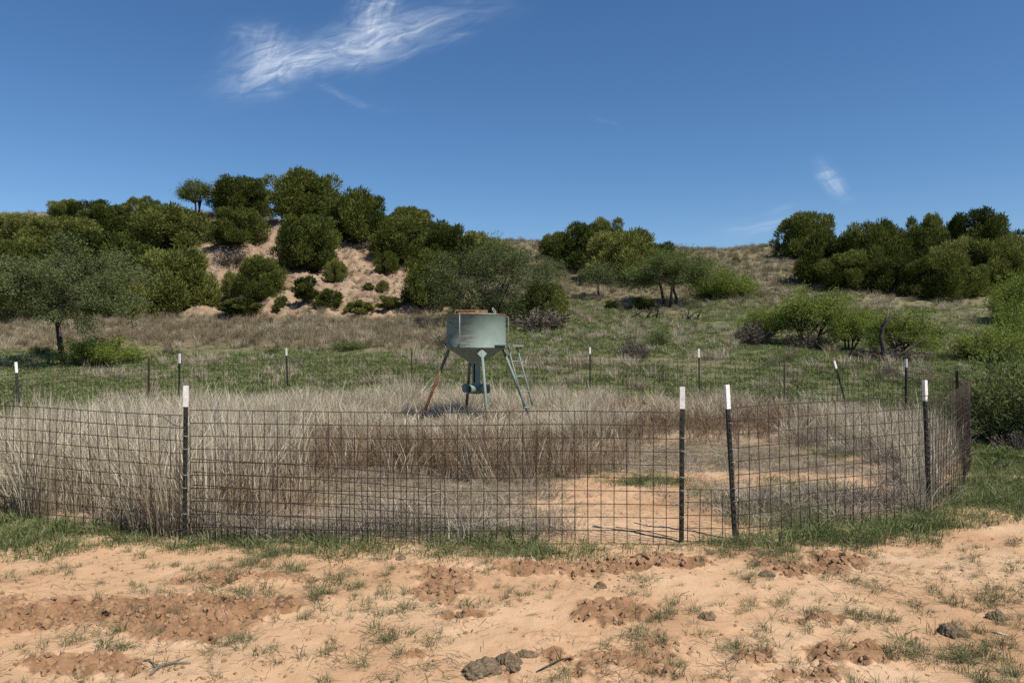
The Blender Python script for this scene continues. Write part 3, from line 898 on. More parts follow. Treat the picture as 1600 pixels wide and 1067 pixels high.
# prototypes: (crown mesh, wood mesh, nominal height, nominal width)
JP = [(*juniper_proto(s, lo, nl, 4.0, 2.0, low, pk), 4.0, 4.0) for s, lo, nl, low, pk in
      ((201, 64, 27000, .08, .42), (202, 50, 24000, .08, .50), (203, 70, 28000, .06, .36), (204, 40, 20000, .10, .55), (205, 58, 25000, .08, .45), (206, 76, 28000, .06, .40))]
JS = [(*juniper_proto(s, 20, 6000, 1.6, .8, .12, .35), 1.6, 1.6) for s in (211, 212, 213)]
for cr, wd, h, w in JS:
    pass
MQ = {
    'left': (*mesquite_proto(301, 4.1, 2.6, 2.55, 1.45, 1, 120, 44000, M['mesq_grey'], (.055, .11), .30, .10, .18, .1, low=-.85), 4.1, 5.5),
    'clump': (*mesquite_proto(302, 3.9, 3.3, 1.75, 1.95, 5, 130, 40000, M['mesq_grey'], (.06, .13), .2, .06, .22, .1, low=-.98), 3.9, 6.8),
    'round': (*mesquite_proto(303, 2.9, 2.0, 1.8, 1.15, 3, 120, 34000, M['mesq_green'], (.05, .11), .36, .075, .24, .15), 2.9, 4.4),
    'thin': (*mesquite_proto(304, 2.2, 1.1, 1.35, .8, 1, 50, 5200, M['mesq_grey'], (.05, .11), .4, .06, .2, .1), 2.2, 2.2),
    'airy': (*mesquite_proto(305, 3.2, 1.5, 2.2, .9, 2, 60, 9000, M['juniper'], (.07, .16), .35, .08, .22, -.1), 3.2, 3.0),
}
BU = [(*bush_proto(s, 1.8, 1.3, 70, 15000, M['bush'], (.06, .13), .9, .02, True, .13), 1.8, 2.6) for s in (401, 402)]
BW = (*mesquite_proto(411, 1.9, 1.3, 1.08, .88, 4, 80, 11500, M['bush'], (.05, .12), .2, .06, .17, -.2, low=-.7), 1.9, 2.9)
GB = (*bush_proto(421, 1.5, .95, 80, 13000, M['mesq_green'], (.035, .085), .6, .012, True, .09), 1.5, 1.9)
GS = [(*bush_proto(s, .8, .6, 90, 1800, M['twig'], (.05, .12), .9, .006, False, .05), .8, 1.2) for s in (431, 432)]
DS = [(*bush_proto(s, .9, .7, 60, 3800, M['mesq_green'], (.05, .10), .8, .010, True, .08), .9, 1.4) for s in (441, 442)]


_ext = {}


def extent(me):
    if me.name not in _ext:
        a_ = np.empty(len(me.vertices) * 3, np.float32); me.vertices.foreach_get('co', a_); a_ = a_.reshape(-1, 3)
        lo_, hi_ = np.percentile(a_, 1.0, axis=0), np.percentile(a_, 99.3, axis=0)
        _ext[me.name] = (float(hi_[2]), float((hi_[0] - lo_[0] + hi_[1] - lo_[1]) / 2))
    return _ext[me.name]


def plant(name, pr, cx, by, ty, w, label, cat='tree', group=None, Y=None, rz=None, parts=('crown', 'trunk'), sink=.06):
    crown, wood, h0, w0 = pr
    if crown is not None: h0, w0 = extent(crown)
    if Y is None: X, Y = hit(cx, by)
    else: X = (cx - CX) / F * Y
    z = float(surf_z(np.array([X]), np.array([Y]))[0])
    h = (by - ty) / F * Y; ww = w / F * Y
    if rz is None: rz = rng.uniform(0, 6.28)
    e = empty(name, (X, Y, z - sink), rz, (ww / w0, ww / w0, h / h0))
    if crown is not None: link(parts[0], crown, e)
    link(parts[1], wood, e)
    return tag(e, label, cat, group)


JUN = [  # photo x, base y, top y, width, prototype, label
    (105, 346, 311, 48, 1, 'small dark juniper on the skyline above the left mesquite'),
    (158, 372, 317, 88, 0, 'yellow green juniper on the skyline right of the small dark one at far left'),
    (222, 356, 309, 54, 3, 'narrow dark juniper poking over the skyline left of the airy tree'),
    (378, 340, 280, 92, 0, 'dense round juniper on the crest right of the airy tree'),
    (264, 392, 321, 112, 5, 'broad juniper with bare limbs showing, just below the airy tree'),
    (372, 388, 330, 80, 2, 'dark juniper directly below the dense round crest juniper'),
    (32, 384, 337, 96, 4, 'juniper just under the skyline at the left edge'),
    (98, 396, 340, 112, 2, 'juniper below the small dark skyline juniper at far left'),
    (8, 436, 374, 108, 5, 'olive juniper at the left edge above the mesquite crown'),
    (140, 442, 362, 140, 0, 'wide olive juniper mid slope behind the left mesquite'),
    (214, 458, 382, 104, 4, 'brownish olive juniper mid slope right of the left mesquite'),
    (276, 481, 390, 116, 2, 'large juniper reaching the foot of the slope left of the bare bank'),
    (195, 496, 428, 130, 5, 'juniper at the slope foot partly behind the left mesquite'),
    (60, 500, 430, 150, 1, 'dark juniper at the slope foot behind the left mesquite crown'),
    (410, 466, 402, 70, 5, 'round juniper standing alone on the left part of the bare bank'),
    (363, 468, 425, 36, 3, 'little upright juniper touching the left side of the round bank juniper'),
    (326, 479, 448, 34, 1, 'low juniper at the bank foot beside the large left juniper'),
    (477, 346, 270, 112, 4, 'tallest juniper on the crest with limbs showing under it'),
    (554, 380, 298, 104, 2, 'big dark juniper on the crest edge right of the tallest one'),
    (640, 368, 326, 90, 3, 'grey green open juniper on the crest further down right'),
    (480, 426, 342, 98, 0, 'big juniper in the middle of the bare bank below the tallest one'),
    (525, 441, 408, 34, 1, 'small juniper at the right foot of the mid bank juniper'),
    (632, 412, 345, 92, 5, 'dark juniper on the right shoulder of the bare bank'),
    (605, 432, 396, 38, 3, 'small juniper on the bank right of the bare face'),
    (705, 432, 352, 92, 1, 'juniper on the shoulder below the open grey green one'),
    (672, 485, 398, 86, 2, 'dark juniper at the foot of the slope left of the grey mesquite clump'),
    (748, 430, 366, 96, 4, 'juniper showing over the grey mesquite clump'),
    (850, 506, 440, 66, 5, 'low dark juniper at the right end of the grey mesquite clump'),
    (870, 408, 363, 54, 1, 'leftmost small juniper of the middle skyline group'),
    (912, 424, 350, 86, 0, 'juniper left of centre in the middle skyline group'),
    (945, 398, 343, 62, 3, 'knobbly topped juniper highest in the middle skyline group'),
    (975, 440, 362, 116, 2, 'brownish broad juniper in front of the middle skyline group'),
    (1025, 432, 380, 76, 5, 'juniper at the right end of the middle skyline group'),
    (1257, 404, 334, 84, 0, 'round dark juniper standing apart on the right skyline'),
    (1288, 446, 362, 92, 4, 'juniper at the left end of the right hand grove'),
    (1362, 448, 349, 90, 2, 'tall juniper with a flat top second in the right hand grove'),
    (1325, 452, 392, 80, 1, 'low juniper between the first two of the right hand grove'),
    (1450, 420, 336, 56, 3, 'small pale topped juniper sticking up mid grove at right'),
    (1530, 420, 331, 92, 0, 'highest round juniper near the right edge of the skyline'),
    (1430, 440, 357, 96, 5, 'juniper below the small pale topped one in the right grove'),
    (1398, 458, 402, 76, 2, 'front juniper with reddish ground under it in the right grove'),
    (1462, 466, 398, 84, 4, 'dark front juniper low in the middle of the right grove'),
    (1500, 456, 372, 84, 1, 'juniper below and left of the highest round one at right'),
    (1553, 460, 376, 104, 2, 'juniper below the highest round one at right'),
    (1600, 450, 368, 96, 5, 'juniper cut by the right edge of the picture in the grove'),
    (1520, 464, 415, 60, 3, 'small front juniper toward the right end of the grove'),
]
for cx, by, ty, w, k, lab in JUN:
    plant('juniper_tree', JP[k], cx, by, ty, w, lab, 'tree', 'junipers on the hill')
JSH = [
    (372, 496, 466, 76, 'low green juniper shrub at the bank foot left, widest of the low ones'),
    (438, 488, 460, 28, 'small round juniper shrub between the two wide ones at the bank foot'),
    (295, 487, 467, 30, 'small juniper shrub at the foot of the large left juniper'),
    (478, 484, 442, 44, 'upright juniper shrub at the bank foot under the mid bank juniper'),
    (512, 488, 451, 52, 'wide juniper shrub right of the upright one at the bank foot'),
    (562, 490, 466, 50, 'low juniper shrub at the bank foot below the bare face'),
    (575, 462, 447, 20, 'tiny round shrub on the bare face, left of a pair'),
    (597, 459, 439, 26, 'small round shrub on the bare face, right of a pair'),
    (606, 489, 466, 40, 'juniper shrub at the right end of the bank foot'),
    (955, 481, 467, 22, 'small dark shrub on the grass left of the three trunk mesquite'),
    (1150, 411, 400, 14, 'tiny shrub alone on the bare right hilltop slope'),
    (1005, 482, 462, 46, 'dark shrub in the shade left of the three trunk mesquite'),
]
for i, (cx, by, ty, w, lab) in enumerate(JSH):
    plant('juniper_shrub', JS[i % 3], cx, by, ty + .1 * (by - ty), w * .82, lab, 'shrub', 'small junipers on the bank', parts=('foliage', 'stem'))
plant('mesquite_tree', MQ['left'], 103, 569, 383, 238, 'grey green mesquite with a forked dark trunk on the meadow at left', rz=.4)
plant('mesquite_tree', MQ['clump'], 768, 503, 376, 185, 'wide grey green mesquite clump behind the feeder', rz=1.0)
plant('mesquite_tree', MQ['round'], 1048, 478, 391, 136, 'round green mesquite with three trunks on the middle slope', rz=.2)
plant('mesquite_tree', MQ['thin'], 935, 466, 408, 70, 'thin small mesquite in front of the middle juniper group', rz=.7)
plant('mesquite_tree', MQ['thin'], 856, 452, 398, 56, 'sparse little mesquite on the slope right of the mesquite clump', rz=2.7)
plant('open_tree', MQ['airy'], 308, 344, 282, 66, 'airy open tree on the skyline left of the dense round juniper', rz=1.3)
BUSH = [
    (0, 160, 569, 524, 112, 'bright green bush beside the left mesquite trunk'),
    (1, 1116, 466, 416, 78, 'bright green bush right of the three trunk mesquite'),
    (0, 1160, 462, 429, 48, 'small bright green bush right of the one beside the three trunk mesquite'),
    (1, 1545, 566, 508, 96, 'sparse green bush near the right edge, between grove and pen'),
    (0, 1592, 505, 428, 90, 'light green bush at the right edge below the grove'),
    (1, 1610, 560, 470, 90, 'green bush cut by the right edge above the big near bush'),
    (1, 1190, 530, 478, 60, 'sparse green bush left of the tall bright willowy pair'),
]
for k, cx, by, ty, w, lab in BUSH:
    plant('green_bush', BU[k], cx, by, ty, w, lab, 'bush', 'green bushes on the meadow', parts=('foliage', 'stem'))
for i, (cx, by, ty, w, lab) in enumerate([
        (1262, 540, 448, 118, 'tallest bright green mesquite bush with dark stems, left of a row on the right meadow'),
        (1328, 548, 466, 74, 'bright green mesquite bush in the middle of the right meadow row'),
        (1408, 560, 480, 118, 'spreading bright green mesquite bush around the broken trunk')]):
    plant('mesquite_bush', BW, cx, by, ty, w, lab, 'bush', 'bright mesquite bushes on the right meadow', rz=i * 2.1, parts=('foliage', 'stem'))
plant('leafy_bush', GB, 1590, 700, 545, 176, 'big dense green bush near the right edge beside the pen corner', 'bush', parts=('foliage', 'stem'), rz=.5)
plant('leafy_bush', GB, 1690, 660, 530, 200, 'dense green bush behind the big one at the right edge', 'bush', parts=('foliage', 'stem'), rz=2.5)
for i, (cx, by, ty, w, lab) in enumerate([
        (190, 362, 330, 56, 'bare grey shrub on the skyline among the left junipers'),
        (362, 412, 385, 60, 'bare grey shrub on the bank left of the round bank juniper'),
        (1180, 540, 500, 56, 'bare grey brush below the sparse bush on the right meadow'),
        (1265, 545, 515, 70, 'grey dead brush round the foot of the tallest bright bush'),
        (1390, 562, 538, 110, 'grey brown brush under the broken trunk'),
        (990, 556, 526, 40, 'grey dry shrub on the meadow behind the pen, right of the feeder'),
        (1385, 588, 568, 34, 'small bare shrub on the green behind the right pen posts'),
        (1000, 560, 534, 30, 'bare twiggy shrub on the meadow close to the grey dry one'),
        (845, 515, 480, 90, 'leafless grey brush at the foot of the mesquite clump'),
        (700, 545, 515, 40, 'dark twiggy shrub just left behind the feeder tank'),
        (262, 556, 540, 34, 'low dark brush in the brown grass right of the bright bush'),
        (1590, 712, 668, 70, 'dry twiggy brush at the foot of the big near bush'),
        (580, 395, 380, 40, 'grey brush at the top of the bare bank'),
        (450, 372, 352, 30, 'grey brush below the crest left of the tallest juniper')]):
    plant('bare_shrub', GS[i % 2], cx, by, ty, w, lab, 'shrub', 'bare grey shrubs', parts=('twigs', 'stem'))
for i, (cx, by, ty, w, lab) in enumerate([
        (62, 552, 536, 30, 'low green weed patch left of the mesquite trunk'),
        (425, 553, 540, 26, 'low green shrub in the brown grass below the round bank juniper'),
        (545, 545, 530, 60, 'soft green shrub on the grass between bank and back fence'),
        (1030, 540, 512, 30, 'yellow green shrub on the meadow behind the right front posts'),
        (1572, 722, 690, 60, 'low green plant at the foot of the big near bush'),
        (295, 472, 462, 18, 'tiny green shrub at the foot of the left grove')]):
    plant('green_shrub', DS[i % 2], cx, by, ty, w, lab, 'shrub', 'low green shrubs', parts=('foliage', 'stem'))

# broken dead trunk among the right bushes, fallen branches
X, Y = hit(1382, 562)
Y -= .8; X = (1382 - CX) / F * Y
e = empty('broken_trunk', (X, Y, float(base_z(X, Y)) - .05))
s = 1.15 * Y / F
MB().tube([(0, 0, -.1), (-.02, 0, 20 * s), (-.08, .05, 38 * s), (.0, .05, 52 * s), (6 * s, .05, 58 * s), (20 * s, .1, 72 * s)], [.09, .08, .065, .055, .045, .02], 7).build('trunk', M['bark'], e)
MB().tube([(0, 0, 58 * s - .03), (4 * s, 0, 66 * s), (6 * s, .0, 76 * s)], [.04, .025, .012], 6).build('limb', M['deadwood'], e)
MB().tube([(0, 0, 6 * s), (24 * s, -.1, 16 * s), (50 * s, -.1, 34 * s), (60 * s, 0, 38 * s)], [.05, .035, .025, .01], 6).build('limb', M['bark'], e)
tag(e, 'broken leaning dark trunk standing among the bright bushes', 'dead trunk')
for cx, by, sc_, lab in ((1075, 500, 1.0, 'grey fallen branch pile in front of the three trunk mesquite'), (1010, 498, .8, 'dark fallen branch in the shade left of the three trunk mesquite'), (1005, 716, .0, '')):
    if not lab: continue
    X, Y = hit(cx, by)
    mb = MB(); q = np.random.default_rng(int(cx))
    for k in range(9):
        a = q.uniform(0, 6.28); L_ = q.uniform(.6, 1.3) * sc_
        p = Vector((q.normal(0, .3), q.normal(0, .3), .03)); d = Vector((math.cos(a), math.sin(a), q.uniform(.1, .9))).normalized() * L_
        mb.tube([p, p + d * .5 + Vector((0, 0, .1)), p + d], [.035, .025, .008], 5)
    tag(mb.build('fallen_branch', M['deadwood'] if cx > 1050 else M['bark'], None, (X, Y, float(surf_z(np.array([X]), np.array([Y]))[0]))), lab, 'branch')

# ------------------------------------------------------------------ pen: posts and wire panels
M['post'] = plain('dark_green_post_paint', (.012, .014, .012), (.035, .038, .030), 30, .55, .1, .4)
M['postrust'] = plain('weathered_post_steel', (.030, .022, .014), (.075, .058, .034), 24, .75, .2, .3)
M['tip'] = plain('white_post_paint', (.62, .61, .57), (.80, .79, .76), 40, .6, .1)
M['tip'], _g, _o = new_mat('chipped_white_post_paint')
_co = _g.n('ShaderNodeTexCoord').outputs['Object']; _oi = _g.n('ShaderNodeObjectInfo').outputs['Random']
_va = _g.n('ShaderNodeVectorMath', operation='ADD'); _g.put(_va.inputs[0], _co); _g.put(_va.inputs[1], _g.vec(_g.m('MULTIPLY', _oi, 40), 0, 0))
_c = _g.ramp(_g.noise(_va.outputs[0], 30, 5, .65), [(.3, (.55, .53, .48)), (.6, (.80, .79, .76))])
_c = _g.mix(_g.ss(_g.noise(_va.outputs[0], 42, 6, .75), .60, .66), _c, (.10, .085, .06))
principled(_g, _o, _c, .6, None, 0, .3)
M['wire'] = plain('rusty_wire', (.020, .014, .011), (.062, .038, .026), 12, .7, 0, .35)
M['clip'] = plain('galvanised_clip', (.28, .26, .23), (.42, .40, .36), 30, .5, 0, .5, .3)


def post_mesh(h, below=.10):
    """T section with studs on the face"""
    f, t, st = .035, .005, .036
    sec = [(-f / 2, 0), (f / 2, 0), (f / 2, t), (t / 2, t), (t / 2, st), (-t / 2, st), (-t / 2, t), (-f / 2, t)]
    mb = MB()
    vs_ = [(x, y, -below) for x, y in sec] + [(x, y, h) for x, y in sec]
    n = len(sec)
    mb.add(vs_, [(i, (i + 1) % n, n + (i + 1) % n, n + i) for i in range(n)] + [(7, 6, 3, 2, 1, 0), (6, 5, 4, 3), (n, n + 1, n + 2, n + 3, n + 6, n + 7), (n + 3, n + 4, n + 5, n + 6)])
    z = .12
    while z < h - .2:
        mb.box((0, -.004, z), (.012, .008, .020)); z += .054
    return mb


def tip_mesh(h, L_):
    f, t, st, e = .035, .005, .036, .0025
    sec = [(-f / 2 - e, -e), (f / 2 + e, -e), (f / 2 + e, t + e), (t / 2 + e, t + e), (t / 2 + e, st + e), (-t / 2 - e, st + e), (-t / 2 - e, t + e), (-f / 2 - e, t + e)]
    n = 8
    vs_ = [(x, y, h - L_) for x, y in sec] + [(x, y, h + e) for x, y in sec]
    return MB().add(vs_, [(i, (i + 1) % n, n + (i + 1) % n, n + i) for i in range(n)] + [(n, n + 1, n + 2, n + 3, n + 6, n + 7), (n + 3, n + 4, n + 5, n + 6)])


HT = 1.22
POSTS = [  # photo x at the foot, depth, height, white tip length, lean x (rad), turn, label
    (288, 5.87, HT, .165, .010, 0.05, 'front fence post with white tip at the left end of the front panel'),
    (1065, 5.78, HT, .17, .006, -.1, 'front fence post with white tip, left of the close pair'),
    (1150, 5.86, 1.23, .19, -.055, .5, 'leaning front fence post with white tip, right of the close pair'),
    (1454, 6.82, 1.22, .19, -.035, .5, 'white tipped post on the right, nearest to the pen corner'),
    (1502, 10.45, 1.17, 0, -.04, 1.2, 'plain dark post without a white tip at the far right of the pen'),
    (1417, 13.6, 1.22, .155, 0, .8, 'white tipped upright post on the right of the back fence beside the leaning one'),
    (1328, 14.8, 1.16, .155, -.27, .3, 'strongly leaning white tipped post in the back fence'),
    (1226, 15.5, 1.20, 0, .0, .2, 'plain dark back fence post right of the feeder, nearest the leaning one'),
    (1093, 16.2, 1.25, .19, -.01, .1, 'white tipped back fence post above the close pair of front posts'),
    (922, 16.9, 1.25, .15, 0, 0, 'white tipped back fence post just right of the feeder'),
    (643, 17.1, 1.15, 0, 0, 0, 'plain dark back fence post just left of the feeder'),
    (450, 16.6, 1.28, .17, -.03, -.1, 'white tipped back fence post midway between feeder and left mesquite'),
    (279, 15.2, 1.24, .20, .01, -.3, 'white tipped back fence post above the left front post'),
    (231, 14.8, 1.17, 0, .01, -.4, 'plain dark post close left of a white tipped back fence post'),
    (31, 11.8, 1.23, .17, -.07, -.8, 'white tipped post at the far left of the pen'),
]
for px, Yp, h, tl, ln, tw, lab in POSTS:
    p = at(px, Yp)
    e = empty('fence_post', p, tw)
    e.rotation_euler = (0, -ln if ln < 0 else -ln, tw)
    e.rotation_euler = (0, ln, 0)
    sh = post_mesh(h).build('shaft', M['post'] if tl else M['postrust'], e, None, tw)
    if tl: tip_mesh(h, tl).build('painted_tip', M['tip'], e, None, tw)
    if Yp < 7.5:
        for k in range(2, 10):
            if (k * 7 + int(px)) % 3 == 0: continue
            MB().tube([(-.022, -.012, k * .103), (-.010, -.019, k * .103 + .004), (.012, -.019, k * .103 - .002), (.024, -.010, k * .103)], .0022, 4).build('clip', M['clip'], e, None, tw)
    tag(e, lab, 'fence post', 'steel fence posts round the feeder pen')


def panel(pts, label, top=(1.03, 1.03), cell=.1016, rad=.0032, lift=0.0, wob=.012, seed=0, nrow=None, phase=0.0):
    """welded wire panel bent along plan points (photo x, depth)"""
    q = np.random.default_rng(seed)
    W = np.array([((p - CX) / F * d, d) for p, d in pts])
    # smooth plan curve
    for _ in range(3):
        n_ = [W[0]]
        for a, b in zip(W[:-1], W[1:]): n_ += [a * .75 + b * .25, a * .25 + b * .75]
        n_.append(W[-1]); W = np.array(n_)
    seg = np.r_[0, np.cumsum(np.linalg.norm(np.diff(W, axis=0), axis=1))]
    L_ = seg[-1]
    def plan(s): return np.array([np.interp(s, seg, W[:, 0]), np.interp(s, seg, W[:, 1])])
    ss_ = np.linspace(0, L_, max(8, int(L_ / .25)))
    zs = np.array([float(base_z(*plan(s))) for s in ss_])
    zs = np.convolve(np.pad(zs, 4, mode='edge'), np.ones(9) / 9, 'valid')
    ph = q.uniform(0, 6.28, 6)
    def P3(s, f, h):
        x, y = plan(s)
        dx, dy = plan(min(s + .05, L_)) - plan(max(s - .05, 0)); l = math.hypot(dx, dy); nx, ny = -dy / l, dx / l
        tp = top[0] + (top[1] - top[0]) * s / L_
        o = wob * (math.sin(s * 1.7 + ph[0]) * f + .5 * math.sin(s * 4.1 + 3 * f + ph[1]))
        zz_ = np.interp(s, ss_, zs) + lift + .006 * math.sin(s * 2.3 + ph[2])
        return Vector((x + nx * o, y + ny * o, zz_ + (tp - (1 - f) * nrow * cell if nrow else h)))
    rows_ = nrow or 10
    o = P3(0, 0, 0); e = empty('wire_panel', o)
    for r in range(rows_ + 1):
        f = r / rows_
        MB().tube([P3(s, f, f * (top[0] + (top[1] - top[0]) * s / L_)) - o for s in ss_], rad, 4, True).build('horizontal_wire', M['wire'], e)
    s = phase * cell
    while s <= L_:
        tl_ = top[0] + (top[1] - top[0]) * s / L_
        j = q.normal(0, .004)
        MB().tube([P3(s, f, f * tl_) - o + Vector((j * f, 0, 0)) for f in (0, .25, .5, .75, 1)], rad, 4, True).build('vertical_wire', M['wire'], e)
        s += cell
    return tag(e, label, 'wire panel', 'welded wire panels round the feeder pen')


panel([(297, 5.84), (560, 5.77), (800, 5.74), (1069, 5.735)], 'front wire panel between the left front post and the close pair', seed=1)
panel([(300, 5.80), (470, 5.755), (690, 5.715)], 'low overlapping wire panel along the foot of the left half of the front panel', (.66, .54), seed=2, nrow=6, phase=.35)
panel([(1071, 5.72), (1104, 5.76), (1143, 5.83)], 'low wire piece closing the gap between the close pair of front posts', (.43, .40), seed=22, nrow=4, phase=.2)
panel([(286, 5.83), (150, 6.1), (0, 6.55), (-130, 7.1), (-210, 8.2)], 'wire panel curving away from the left front post to the left edge', (1.0, 1.02), seed=3, wob=.03, phase=.2)
panel([(1147, 5.81), (1250, 6.0), (1350, 6.3), (1452, 6.77)], 'wire panel from the leaning front post to the right corner post', (1.06, 1.09), seed=4, wob=.03, phase=.3)
panel([(1452, 6.79), (1496, 7.5), (1513, 8.5), (1516, 9.6), (1503, 10.5)], 'wire panel seen nearly edge on at the right corner', (1.09, 1.06), seed=5, wob=.02)
panel([(1503, 10.5), (1475, 12.0), (1418, 13.65)], 'wire panel behind the right corner, between the plain post and the back fence', (1.06, 1.1), seed=6, wob=.02)
panel([(1418, 13.65), (1330, 14.7), (1226, 15.55)], 'back wire panel held by the leaning post', (1.1, 1.08), seed=7, wob=.03)
panel([(1226, 15.55), (1094, 16.25), (923, 16.95)], 'back wire panel above the close pair of front posts', (1.06, 1.06), seed=8, wob=.03)
panel([(923, 16.95), (780, 17.15), (643, 17.15)], 'back wire panel directly behind the feeder', (1.06, 1.04), seed=9, wob=.03)
panel([(643, 17.15), (550, 16.95), (452, 16.65)], 'back wire panel just left of the feeder', (1.04, 1.06), seed=10, wob=.03)
panel([(452, 16.65), (370, 16.0), (279, 15.25)], 'back wire panel right of the white tipped post above the left front post', (1.06, 1.06), seed=11, wob=.03)
panel([(279, 15.25), (160, 13.6), (33, 11.85)], 'wire panel across the far left back of the pen', (1.06, 1.05), seed=12, wob=.03)
panel([(33, 11.85), (-110, 9.9), (-210, 8.2)], 'wire panel leaving the picture at the left edge', (1.05, 1.02), seed=13, wob=.03)
# loose wire ends by the left front post and a rod lying against the front panel
p = at(286, 5.82, .90)
tag(MB().tube([Vector((0, 0, 0)), Vector((-.07, -.01, .02)), Vector((-.13, .0, .06)), Vector((-.17, .02, .085)), Vector((-.215, .03, .085))], .0032, 5).build('loose_wire', M['wire'], None, p), 'loose bent wire tied to the left front post', 'wire')
a = at(962, 6.25, .002); b = at(1058, 5.86, .004)
tag(MB().tube([Vector((0, 0, 0)), (b - a) * .5 + Vector((0, 0, .012)), b - a], .0042, 6).build('steel_rod', M['wire'], None, a), 'dark thin rod lying on the sand against the front post', 'rod')

# ------------------------------------------------------------------ feeder
FY = 13.3
fp = at(744, FY, -.01)
fe = empty('deer_feeder', fp)


def paint(name, rust=.0, lo=.55, streak=False, base=((.145, .192, .162), (.205, .262, .222))):
    m_, gg, out = new_mat(name)
    co = gg.n('ShaderNodeTexCoord').outputs['Object']
    n = gg.noise(co, 3.0, 6, .6); nf = gg.noise(co, 26, 5, .65)
    c = gg.ramp(n, [(.3, base[0]), (.7, base[1])])
    c = gg.mix(gg.m('MULTIPLY', gg.ss(nf, .5, .72), .25), c, (.28, .31, .275))
    rs = gg.ramp(nf, [(.3, (.075, .026, .012)), (.55, (.18, .068, .028)), (.75, (.33, .15, .065))])
    sp_ = gg.n('ShaderNodeSeparateXYZ'); gg.put(sp_.inputs[0], co)
    if streak:
        # horizontal rub marks with rust left of the middle of the front, and scattered chips
        sv = gg.vec(gg.m('MULTIPLY', sp_.outputs[0], 2.2), gg.m('MULTIPLY', sp_.outputs[1], 2.2), gg.m('MULTIPLY', sp_.outputs[2], 13))
        st = gg.noise(sv, 1.0, 6, .7, .4)
        side = gg.m('MULTIPLY', gg.ss(gg.m('SUBTRACT', .08, sp_.outputs[0]), 0, .22), gg.m('SUBTRACT', 1, gg.ss(gg.m('SUBTRACT', -.42, sp_.outputs[0]), 0, .15)))
        side = gg.m('MULTIPLY', side, gg.ss(gg.m('MULTIPLY', sp_.outputs[1], -1), 0, .2))
        k = gg.m('MULTIPLY', gg.ss(st, .44, .62), side)
        c = gg.mix(gg.m('MULTIPLY', k, .62), c, (.080, .062, .046))
        k2 = gg.m('MULTIPLY', gg.ss(gg.noise(sv, 1.3, 6, .7, .8), .52, .66), side)
        c = gg.mix(gg.m('MULTIPLY', k2, .75), c, rs)
        c = gg.mix(gg.m('MULTIPLY', gg.ss(sp_.outputs[2], 1.98, 2.03), gg.ss(n, .45, .6)), c, rs)
    else:
        k = gg.ss(gg.m('ADD', gg.m('MULTIPLY', nf, .35), gg.m('MULTIPLY', n, .65)), lo, lo + .14)
        if rust >= 1: k = gg.m('MAXIMUM', k, gg.m('SUBTRACT', 1, gg.ss(sp_.outputs[2], .75, 1.10)))
        c = gg.mix(k, c, rs)
    principled(gg, out, c, .62, (nf, .12, .01), 0, .35)
    return m_


M['drum'] = paint('grey_green_tank_paint', streak=True)
M['fpaint'] = paint('grey_green_steel_paint', 0, .60)
M['flegrust'] = paint('rusted_leg_paint', 1, .46)
M['flegmid'] = paint('chipped_leg_paint', 0, .51)
M['frust'] = plain('rust', (.16, .062, .028), (.42, .24, .12), 16, .85, .3)
M['rod'] = plain('pale_bare_steel', (.34, .33, .27), (.50, .48, .41), 20, .55)
M['dark'] = plain('painted_inside_shade', (.008, .008, .008), (.018, .017, .016), 10, .9)  # near-black colour stands in for the shade inside openings

RD, ZT, ZB, ZC = .534, 2.03, 1.425, 1.14
mb = MB().lathe([(RD - .02, ZB), (RD + .004, ZB), (RD + .004, ZB + .018), (RD, ZB + .022), (RD, ZT - .02), (RD + .006, ZT - .014), (RD + .006, ZT), (RD - .02, ZT + .002)], 72)
mb.build('tank', M['drum'], fe)
MB().lathe([(RD - .02, ZT + .003), (.36, ZT + .014), (.0, ZT + .02)], 48).build('tank_top', M['fpaint'], fe)
MB().lathe([(RD - .012, ZB - .001), (.078, ZC), (.074, ZC - .03)], 56).build('cone', M['fpaint'], fe)
mb = MB(); zr = ZT + .05
mb.tube([(-.265, -.468, ZB - .005), (-.265, -.468, ZT + .004)], .0055, 6).build('rod_strip', M['rod'], fe)
lid = MB().box((-.09, -.12, ZT + .058), (.52, .50, .016)).build('hatch_lid', M['frust'], fe)
MB().box((.11, -.371, ZT + .036), (.22, .012, .055)).box((-.16, -.371, ZT + .020), (.30, .012, .020)).box((-.345, -.12, ZT + .030), (.012, .50, .045)).box((.164, -.12, ZT + .030), (.012, .48, .045)).build('hatch_collar', M['frust'], fe)
a = np.linspace(0, 2 * math.pi, 15)
MB().tube([(.33 + .018 * math.cos(t) - .03 * math.sin(t), -.25, ZT + .055 + .052 * math.sin(t)) for t in a], .006, 6, False).build('lifting_ring', M['rod'], fe)
MB().tube([(RD - .01, -.03, ZT - .045), (RD + .035, -.03, ZT - .045), (RD + .045, -.03, ZT - .06), (RD + .045, -.03, ZT - .36), (RD + .035, -.03, ZT - .375), (RD - .01, -.03, ZT - .375)], .009, 8).build('grab_handle', M['fpaint'], fe)
MB().lathe([(.074, ZC - .01), (.076, .72), (.07, .70)], 24).build('drop_tube', M['fpaint'], fe)
MB().box((-.030, -.0735, .99), (.026, .008, .36)).build('sight_slot_shade', M['dark'], fe)  # solid dark strip paints the slot's inner shade; no hole is cut
MB().tube([(-.10, .02, ZC + .02), (-.045, .02, ZC - .10)], .008, 6).build('brace', M['fpaint'], fe)
